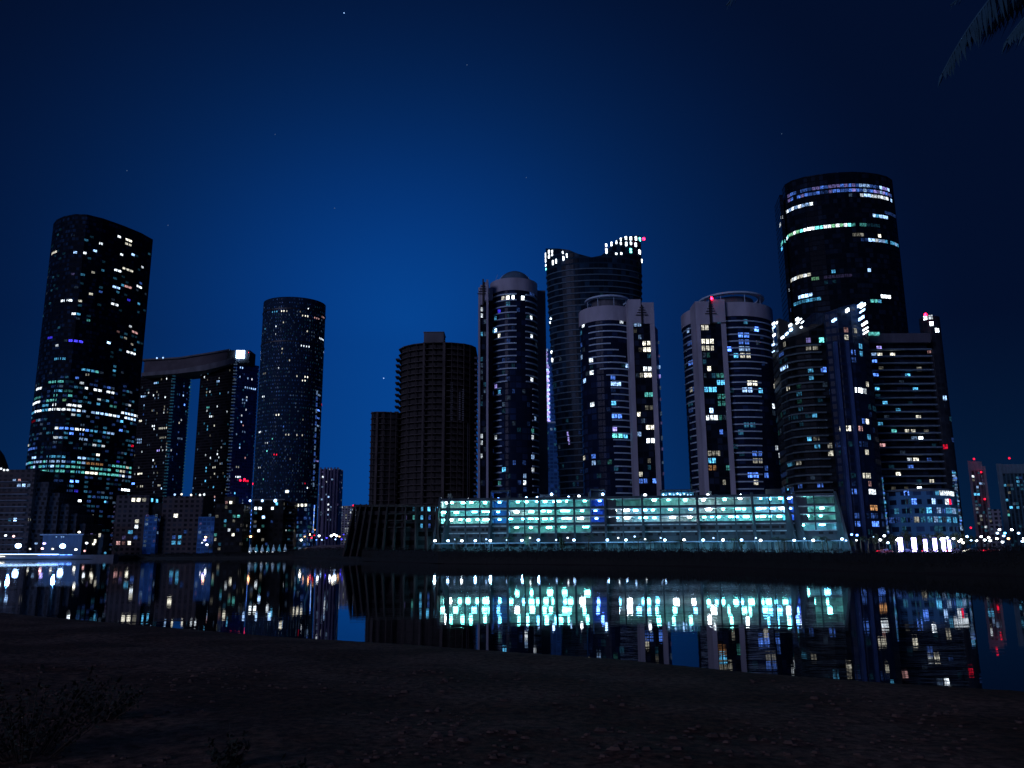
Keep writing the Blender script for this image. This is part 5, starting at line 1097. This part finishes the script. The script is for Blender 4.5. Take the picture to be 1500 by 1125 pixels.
def pillar(px, d, w, h, first=False):
    x = gx(px, d); R = empty('light_pillar', (x, d, GZ), 'tall glowing white light pillar, one of a row beside the street in front of the striped tower', 'light pillar', 'row of glowing white pillars')
    b = MB(); b.box(x-w/2-.1, x+w/2+.1, d-.5, d+.5, GZ, GZ+.5); b.build('base', DARKM, R)
    b = MB(); b.box(x-w/2, x+w/2, d-.4, d+.4, GZ+.5, GZ+h); b.build('shaft', glow('v', 6, True), R)
    b = MB(); b.box(x-w/2-.08, x+w/2+.08, d-.48, d+.48, GZ+h, GZ+h+.2); b.build('cap', DARKM, R)
for px, w, h in ((1320, 1.05, 4.9), (1340, 1.1, 4.8), (1356.5, .75, 4.3), (1370.5, .85, 4.6), (1383, .8, 4.8), (1391.5, .55, 4.0)): pillar(px, 262, w, h)
# trees and palms along the far street
LEAF = plain('street_foliage', (.035, .055, .025), .7, var=.5, scale=3)
def palm(px, d, py_top, seed, label, group='palms along the far street'):
    r = random.Random(seed); x = gx(px, d); zt = zf(px, py_top, d); R = empty('palm_tree', (x, d, GZ), label, 'palm tree', group)
    b = MB(); n = 6; dx = r.uniform(-.4, .4)
    for i in range(n):
        a = i/n; c = (i+1)/n; zz = zt-1.0; b.tube((x+dx*a*a, d, GZ+(zz-GZ)*a), (x+dx*c*c, d, GZ+(zz-GZ)*c), .24-.1*a, .24-.1*c, 7)
    b.build('trunk', BARK, R); b = MB(); hx = x+dx; hz = zt-1.0
    for k in range(13):
        an = 2*PI*k/13+r.uniform(-.2, .2); el_ = r.uniform(.1, 1.2); Lf = r.uniform(2.2, 3.1); pts = []
        for i in range(6):
            t_ = i/5; rad = Lf*t_*math.cos(el_*(1-t_)); z = hz+Lf*(math.sin(el_)*t_-.75*t_*t_); pts.append(Vector((hx+rad*math.cos(an), d+rad*math.sin(an), z)))
        sdv = Vector((-math.sin(an), math.cos(an), 0))
        for i in range(5):
            for sgn in (-1, 1):
                for q in (0, .5):
                    p = pts[i].lerp(pts[i+1], q); tl = (pts[i+1]-pts[i]).normalized(); tip = p+sdv*sgn*.6*(1-.5*i/5)+tl*.35-Vector((0, 0, .3)); b.add([p-tl*.07, p+tl*.09, tip], [(0, 1, 2)])
            b.add([pts[i]-sdv*.04, pts[i+1]-sdv*.03, pts[i+1]+sdv*.03, pts[i]+sdv*.04], [(0, 1, 2, 3)])
    b.build('crown', LEAF, R)
PL = 'small dark palm with drooping fronds standing before the lit car park'
for i, (px, pt) in enumerate([(669, 786), (744, 785), (862, 781), (935, 785), (953, 788), (1000, 789), (1075, 786), (1142, 785), (1150, 787), (1206, 784), (1213, 787), (1262, 783), (1272, 785)]):
    palm(px, lin([(630, 287), (1250, 272)], px), pt, 50+i, PL)
def tree(px, d, py_top, wpx, seed, label, group='trees along the far street', hcrown=.62):
    r = random.Random(seed); x = gx(px, d); zt = zf(px, py_top, d); H = zt-GZ; w = wpx/1225*d/2; R = empty('tree', (x, d, GZ), label, 'tree', group)
    b = MB(); b.tube((x, d, GZ), (x, d, GZ+H*.5), .22, .14, 7)
    for k in range(5):
        a = k*1.3; b.tube((x, d, GZ+H*.38), (x+w*.5*math.cos(a), d+w*.5*math.sin(a), GZ+H*.7), .1, .04, 5)
    b.build('trunk', BARK, R); vs = []; fs = []; cl = [(r.uniform(-.65, .65), r.uniform(-.65, .65), r.uniform(.2, .8), r.uniform(.25, .48)) for _ in range(11)]
    for k in range(1500):
        c = r.choice(cl); dr = Vector((r.gauss(0, 1), r.gauss(0, 1), r.gauss(0, 1))).normalized(); rad = c[3]*r.random()**.4
        p = Vector((x+(c[0]+dr.x*rad)*w, d+(c[1]+dr.y*rad)*w, GZ+H*(1-hcrown)+(c[2]+dr.z*rad*.8)*H*hcrown*.95)); s_ = r.uniform(.18, .36); q = dr.orthogonal().normalized(); n0 = len(vs); vs += [p-q*s_*.4, p+q*s_*.4, p+dr.cross(q)*s_]; fs.append((n0, n0+1, n0+2))
    b = MB(); b.add(vs, fs); b.build('crown', LEAF, R)
for i, (px, d, pt, w) in enumerate([(775, 288, 780, 17), (823, 288, 787, 12), (1087, 284, 788, 12), (1243, 283, 788, 20), (1307, 284, 778, 28), (1330, 286, 776, 30), (1352, 285, 779, 26), (1378, 288, 777, 30), (1402, 290, 779, 26), (1422, 300, 783, 20), (1282, 282, 780, 16)]):
    tree(px, d, pt, w, 80+i, 'rounded dark street tree before the lit car park' if px < 1260 else 'dark spreading tree behind the glowing white pillars at the right')
for i, (px, d, pt, w) in enumerate([(128, 600, 795, 14), (140, 604, 792, 16), (305, 632, 791, 14), (345, 628, 793, 12), (170, 612, 797, 16)]):
    tree(px, d, pt, w, 120+i, 'small dark tree at the foot of the midrise blocks on the left bank', 'trees on the left bank')
# ---- cars on the far streets
def car(px, d, rz, paint, label, group, i, tail=True):
    x = gx(px, d); R = empty('parked_car', (x, d, GZ), label, 'car', group); c_, s_ = math.cos(rz), math.sin(rz)
    P = lambda u, v, z: (x+u*c_-v*s_, d+u*s_+v*c_, GZ+z)
    b = MB(); car_mesh(b, P, paint); b.build('body', paint, R)
    for u in (-1.4, 1.4):
        for v in (-.8, .8):
            b = MB(); b.tube(P(u, v-.1, .33), P(u, v+.1, .33), .33, .33, 10); b.build('wheel', DARKM, R)
    for v in (-.6, .6):
        b = MB(); b.ball(P(-2.27, v, .75), .22, n=6, k=4); b.build('tail_light', glow('r', 4), R, True)
        b = MB(); b.ball(P(2.25, v, .65), .22, n=6, k=4); b.build('headlight', glow('y', 5), R, True)
    b = MB(); b.hexa([P(-1.15, -.88, 1.05), P(1.35, -.88, 1.05), P(1.35, .88, 1.05), P(-1.15, .88, 1.05), P(-.6, -.73, 1.4), P(.68, -.73, 1.4), P(.68, .73, 1.4), P(-.6, .73, 1.4)]); b.build('window', GD, R)
for i, (px, d, rz) in enumerate([(417, 662, 1.3), (424, 668, 1.4), (433, 660, 1.5), (441, 672, 1.5), (449, 664, -1.6), (456, 676, 1.5), (463, 668, -1.5), (300, 645, .1), (304, 648, -1.4), (472, 690, 1.5)]):
    car(px, d, rz, PAINTS[i % 5], 'car with glowing lights on the raised street left of the dark car park' if px > 400 else 'car with glowing lights at the foot of the glazed lobby on the left bank', 'cars on the left street' if px > 400 else 'cars by the glazed lobby', i)
GS = 'coloured street light on the raised street between the round tower and the dark car park'
for px, py, d, c, lv_ in [(415, 782, 655, 'p', 6), (421, 786, 655, 'r', 5), (427, 788, 655, 'o', 6), (430, 783, 660, 'r', 5), (441, 791, 655, 'y', 6), (446, 786, 660, 'o', 5), (453, 783, 668, 'o', 6), (456, 788, 668, 'r', 5), (460, 784, 670, 'r', 4), (461, 776, 700, 'o', 4), (467, 785, 690, 'w', 6), (471, 791, 700, 'k', 5), (489, 783, 800, 'y', 6), (493, 785, 800, 'w', 6), (485, 785, 800, 'w', 6), (497, 786, 820, 'o', 5), (491, 790, 780, 'k', 5), (478, 788, 760, 'B', 5), (500, 790, 800, 'B', 5), (463, 791, 700, 'b', 5), (503, 783, 820, 'B', 4), (367, 786, 640, 'o', 6), (301, 787, 628, 'o', 6), (300, 791, 628, 'v', 6), (296, 795, 626, 'w', 5), (303, 798, 624, 'w', 6), (320, 794, 626, 'v', 4)]:
    lamp(px, py, d, c, lv_, .85*d/655 if lv_ == 6 else .6*d/655, 0, label=GS if px > 400 else 'coloured street light at the foot of the blocks on the left bank', group='lights on the left street' if px > 400 else 'lights by the left blocks')
for i, (px, d, rz) in enumerate([(1296, 268, .1), (1328, 270, 3.2), (1362, 271, .1), (1398, 269, .15), (1424, 275, 3.0), (1452, 272, .1)]):
    car(px, d, rz, PAINTS[(i+2) % 5], 'car with lights on passing along the far street at the right end', 'cars on the right street', i)
# ---- row of small pointed canopies lit from inside
for i, (px, py) in enumerate([(367, 799.5), (376, 799.5), (384.5, 800), (393, 800), (401, 799.5), (409.5, 799.5), (418, 799)]):
    d = 622; x, zt = at(px, py-2.5, d); R = empty('market_tent', (x, d, GZ), 'small lit pointed canopy in the row below the dark hotel block', 'tent', 'row of lit pointed canopies')
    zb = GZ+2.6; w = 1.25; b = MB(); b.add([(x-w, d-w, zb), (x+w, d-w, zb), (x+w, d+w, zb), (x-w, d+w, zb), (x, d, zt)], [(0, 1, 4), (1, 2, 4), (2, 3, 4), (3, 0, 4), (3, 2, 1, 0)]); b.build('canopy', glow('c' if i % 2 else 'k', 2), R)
    for sx_ in (-1, 1):
        for sy_ in (-1, 1): b = MB(); b.tube((x+sx_*w*.95, d+sy_*w*.95, GZ), (x+sx_*w*.95, d+sy_*w*.95, zb), .07, .07, 6); b.build('pole', DARKM, R)
    b = MB(); b.ball((x, d-1.4, zb-.3), .8, n=8, k=5); b.build('lamp', glow('w', 5), R, True)
R = empty('lit_kiosk', (gx(343.5, 626), 626, GZ), 'bright white fronted kiosk at the foot of the dark office block', 'kiosk')
x0, x1 = gx(340, 626), gx(348, 626); b = MB(); b.box(x0-.3, x1+.3, 626.1, 630, GZ, zf(343, 791, 626)); b.build('wall', CONC_DARK, R)
b = MB(); b.box(x0, x1, 625.8, 626.1, zf(343, 797.5, 626), zf(343, 792, 626)); b.build('lit_front', glow('w', 5), R)
# ---- quay at the left with its bright rail and floodlights
QD = 566
R = empty('quay_wall', (gx(50, QD), QD, 0), 'stone quay wall at the lower left with a bright white light line along its edge', 'quay wall')
x0, x1 = gx(-200, QD), gx(168, QD); b = MB(); b.box(x0, x1, QD-1.5, QD+6, -1, 3.0); b.build('wall', CONC_MID, R)
b = MB(); xa, xb = gx(-200, QD), gx(88, QD); b.hexa([(xa, QD-1.9, 3.9), (xb, QD-1.9, 3.25), (xb, QD-1.5, 3.25), (xa, QD-1.5, 3.9), (xa, QD-1.9, 4.5), (xb, QD-1.9, 3.6), (xb, QD-1.5, 3.6), (xa, QD-1.5, 4.5)]); b.build('light_rail', glow('k', 5, True), R)
xa, xb = gx(58, QD), gx(108, QD); b = MB(); b.box(xa, xb, QD-2.6, QD-2.2, 2.9, 3.3); b.build('light_rail', glow('b', 5), R)
b = MB(); b.box(gx(-30, QD), gx(10, QD), QD-2.4, QD-1.95, 1.9, 2.5); b.build('light_rail', glow('y', 4), R)
for px, py, rr in ((28, 799.5, 2.3), (93, 800, 2.2)):
    d = 570; x, z = at(px, py, d); FR = empty('quay_floodlight', (x, d, GZ), 'large blue white floodlight glaring on the quay, %s of the two' % ('left' if px < 50 else 'right'), 'floodlight', 'pair of quay floodlights')
    b = MB(); b.tube((x, d, GZ), (x, d, z-rr*.6), .3, .2, 8); b.build('post', DARKM, FR)
    b = MB()
    for k in range(10): a = 2*PI*k/10; b.tube((x+math.cos(a)*.2, d-.9, z+math.sin(a)*.2), (x+math.cos(a)*rr*.5, d-1.1, z+math.sin(a)*rr*.5), .1, .05, 5)
    b.build('lamp_cage', DARKM, FR)
    b = MB(); b.ball((x, d-1, z), rr*.82, n=14, k=8, sz=.85); b.build('lamp_head', glow('k', 6, True), FR, True)
    pl = bpy.data.lights.new('lamp_light', 'POINT'); pl.energy = 20000; pl.color = (.12, .35, 1); pl.shadow_soft_size = 1
    po = bpy.data.objects.new('lamp_light', pl); COL.objects.link(po); po.parent = FR; po.location = (0, -9, z-GZ+5)
for px, py, c, lv_, rr in [(44, 804, 'y', 4, .7), (62, 803.5, 'p', 5, .9), (77, 804, 'y', 4, .8), (65, 796, 'v', 5, 1.0), (53, 796, 'k', 3, 1.0), (111, 805, 'y', 5, .9), (124, 807, 'p', 4, .8), (8, 784.5, 'w', 5, .8), (20, 785.5, 'p', 5, .8), (116, 779.5, 'y', 5, .8), (127, 795.5, 'w', 5, .9), (82.5, 786.5, 'k', 3, .5), (90, 786.5, 'k', 3, .5), (93, 786.5, 'k', 3, .5), (154, 810, 'c', 3, .9), (137, 797, 'y', 4, .9)]:
    lamp(px, py, 574, c, lv_, rr, 0, label='small lamp on the promenade behind the quay wall at the lower left', group='promenade lamps on the quay')
R = empty('lit_pavilion', (gx(100, 590), 590, GZ), 'low blue washed pavilion behind the right quay floodlight', 'pavilion')
x0, x1 = gx(60, 585), gx(118, 585); b = MB(); b.box(x0, x1, 585, 600, GZ, zf(90, 784, 585)); b.build('wall', plain('blue_grey_render', (.018, .032, .055), .8), R)
b = MB(); b.box(x0-1.5, x1+1.5, 583.5, 601, zf(90, 784, 585), zf(90, 784, 585)+.8); b.build('roof', CONC_MID, R)
R = empty('waterside_cafe', (gx(138, 600), 600, GZ), 'small lit cafe with cream windows left of the grey midrise block', 'cafe')
x0, x1 = gx(128, 602), gx(149, 602); S_ = Surf(R, [(x0, 602), (x1, 602), (x1, 612), (x0, 612)], GZ, zf(138, 782, 602), 4.3, 3.0, F_BEIGE); lit = {}
L([S_], 0, 680, 7.5, "1045,865,60,y4;1075,795,40,y3;975,795,30,v2;980,865,30,y3;1040,865,30,y4", lit); lights(R, lit, seed=55)
# ---- embankment of the raised street
b = MB(); q = [PX(428, 640), PX(455, 600), PX(520, 420), PX(526, 420), PX(520, 700), PX(428, 700)]
zs = [zf(430, 800, 640), zf(455, 796, 600), zf(520, 794, 420)]
b.add([(q[0][0], q[0][1], .8), (q[1][0], q[1][1], .8), (q[2][0], q[2][1], .8), (gx(436, 668), 668, 6.0), (gx(462, 640), 640, 9.0), (gx(508, 520), 520, 8.2), (gx(530, 700), 700, 10), (gx(436, 720), 720, 8)],
      [(0, 1, 4, 3), (1, 2, 5, 4), (3, 4, 6, 7), (4, 5, 6)])
tag(b.build('embankment', plain('embankment_earth', (.12, .09, .10), .9, scale=.2)), kind='structure')
# ================================================================== near the camera
# hanging palm fronds at the upper right
FRM = plain('palm_leaf', (.05, .14, .20), .55, var=.5, scale=3)
R = empty('palm_tree', (4.9, 5.2, .9), 'near palm whose drooping frond tips hang into the top right corner', 'palm tree')
hx, hy, hz = 5.15, 5.2, 7.2
b = MB()
for i in range(14):
    a, c = i/14, (i+1)/14; f_ = lambda t: (4.9+.25*t*t, 5.2, .8+(hz-.8)*t)
    b.tube(f_(a), f_(c), .26-.08*a, .25-.08*c, 12)
b.build('trunk', BARK, R)
def frond(p0, p1, p2, p3, seed, nl=46, ll=.5, w=.016, bend=0):
    r = random.Random(seed); P_ = [Vector(p) for p in (p0, p1, p2, p3)]
    def bz(t): u = 1-t; return P_[0]*u**3+P_[1]*3*u*u*t+P_[2]*3*u*t*t+P_[3]*t**3
    b = MB(); pts = [bz(i/24) for i in range(25)]
    for i in range(24): b.tube(pts[i], pts[i+1], .02*(1-i/26)+.003, .02*(1-(i+1)/26)+.003, 5)
    for k in range(nl):
        t = .12+.88*k/nl; p = bz(t); tg = (bz(min(1, t+.02))-bz(t-.02)).normalized(); sd_ = tg.cross(Vector((0, 0, 1))).normalized()
        for sg in (-1, 1):
            l_ = ll*(math.sin(PI*min(1, t*.92+.06))**.6)*r.uniform(.8, 1.1); dr = (tg*.75+sd_*sg*.55*r.uniform(.7, 1.3)+Vector((0, 0, -.5))).normalized()
            mid = p+dr*l_*.5; tip = p+dr*l_+Vector((0, 0, -.22*l_)); wv = dr.cross(sd_).normalized()*w if abs(dr.dot(sd_)) < .95 else Vector((0, 0, w)); wv = (sd_.cross(dr)).cross(dr).normalized()*w
            b.add([p-wv*.5, p+wv*.5, mid+wv, mid-wv, tip], [(0, 1, 2, 3), (3, 2, 4)])
    return b.build('frond', FRM, R)
def P3(px, py, d): x, z = at(px, py, d); return (x, d, z)
H0 = (hx, hy, hz)
frond(H0, P3(1640, -190, 5.0), P3(1468, -70, 4.9), P3(1380, 108, 4.8), 1, nl=80, ll=.42)
frond(H0, P3(1600, -120, 5.2), P3(1480, -60, 5.1), P3(1405, 66, 5.0), 9, nl=70, ll=.40)
frond(H0, P3(1660, -140, 5.4), P3(1540, -60, 5.3), P3(1440, 48, 5.2), 2, ll=.40, nl=64)
frond(H0, P3(1640, -100, 4.8), P3(1530, -20, 4.9), P3(1475, 58, 4.8), 12, ll=.34, nl=60)
frond(H0, P3(1620, -200, 5.6), P3(1500, -90, 5.5), P3(1392, 8, 5.4), 13, ll=.22, nl=40)
frond(H0, P3(1700, -100, 5.0), P3(1590, -40, 4.7), P3(1500, 45, 4.5), 3, ll=.38)
frond(H0, P3(1560, -330, 4.7), P3(1240, -230, 4.4), P3(1064, 8, 4.2), 4, ll=.26, nl=70)
frond(H0, P3(1800, -300, 6), P3(1950, -100, 6.4), P3(2000, 200, 6.5), 5, ll=.5)
frond(H0, P3(1700, -450, 6), P3(1500, -500, 7), P3(1380, -260, 7.6), 6, ll=.5)
frond(H0, P3(1900, -450, 4), P3(2200, -500, 3.6), P3(2300, -100, 3.4), 7, ll=.5)
frond(H0, P3(1720, -200, 5.2), P3(1660, 60, 5.3), P3(1640, 300, 5.4), 8, ll=.5)
# dark scrub on the sand
SCR = plain('scrub_leaf', (.018, .028, .016), .7, var=.6, scale=5)
def shrub(px, py, w, h, n, seed, label):
    r = random.Random(seed); rr_ = ray(px, py); t_ = (.75-CH)/rr_.z; x, y = rr_.x*t_, rr_.y*t_; z0 = beach_z(x, y)
    R = empty('shrub', (x, y, z0), label, 'shrub'); b = MB()
    stems = []
    for k in range(n):
        a = r.random()*6.3; rad = r.random()**.5*w; hh = h*r.uniform(.5, 1)*(1-.4*rad/w); p0 = Vector((x+rad*.3*math.cos(a), y+rad*.3*math.sin(a), z0-.02)); p1 = Vector((x+rad*math.cos(a), y+rad*math.sin(a), z0+hh)); b.tube(p0, p1, .008, .003, 5); stems.append((p0, p1))
    b.build('stems', BARK, R); b = MB()
    for p0, p1 in stems:
        for q in range(26):
            t = r.uniform(.15, 1.05); p = p0.lerp(p1, t); dr = Vector((r.gauss(0, 1), r.gauss(0, 1), r.gauss(.3, .8))).normalized(); l_ = r.uniform(.03, .075); q_ = dr.orthogonal().normalized()*l_*.22; m_ = p+dr*l_*.5; b.add([p, m_-q_, p+dr*l_, m_+q_], [(0, 1, 2, 3)])
    b.build('foliage', SCR, R)
shrub(40, 1075, .95, 1.0, 60, 1, 'large dark leafy shrub in the bottom left corner of the beach')
shrub(150, 1020, .55, .62, 34, 2, 'ragged low shrub right of the large corner shrub on the beach')
shrub(335, 1085, .22, .42, 12, 3, 'small upright sprig growing alone from the sand at the lower left')
shrub(430, 1110, .35, .25, 18, 4, 'low clump of weeds at the bottom edge right of the small upright sprig')
# ---- stars
for i, (px, py, r_, lv_) in enumerate([(504, 19, 2.6, 4), (562, 554, 2.8, 4), (186, 250, 2.2, 2), (684, 95, 2.2, 2), (403, 197, 2.0, 2), (490, 305, 2.2, 2), (771, 260, 2.2, 2), (246, 330, 2.2, 2), (1145, 196, 2.0, 2)]):
    rr_ = ray(px, py).normalized()*5200; b = MB(); b.ball((rr_.x, rr_.y, rr_.z+CH), r_*1.15, n=8, k=6)
    o = b.build('star', glow('k', lv_, False), smooth=True, base=(rr_.x, rr_.y, rr_.z+CH)); tag(o, 'tiny pale star alone in the dark blue night sky', 'star', 'stars in the sky')
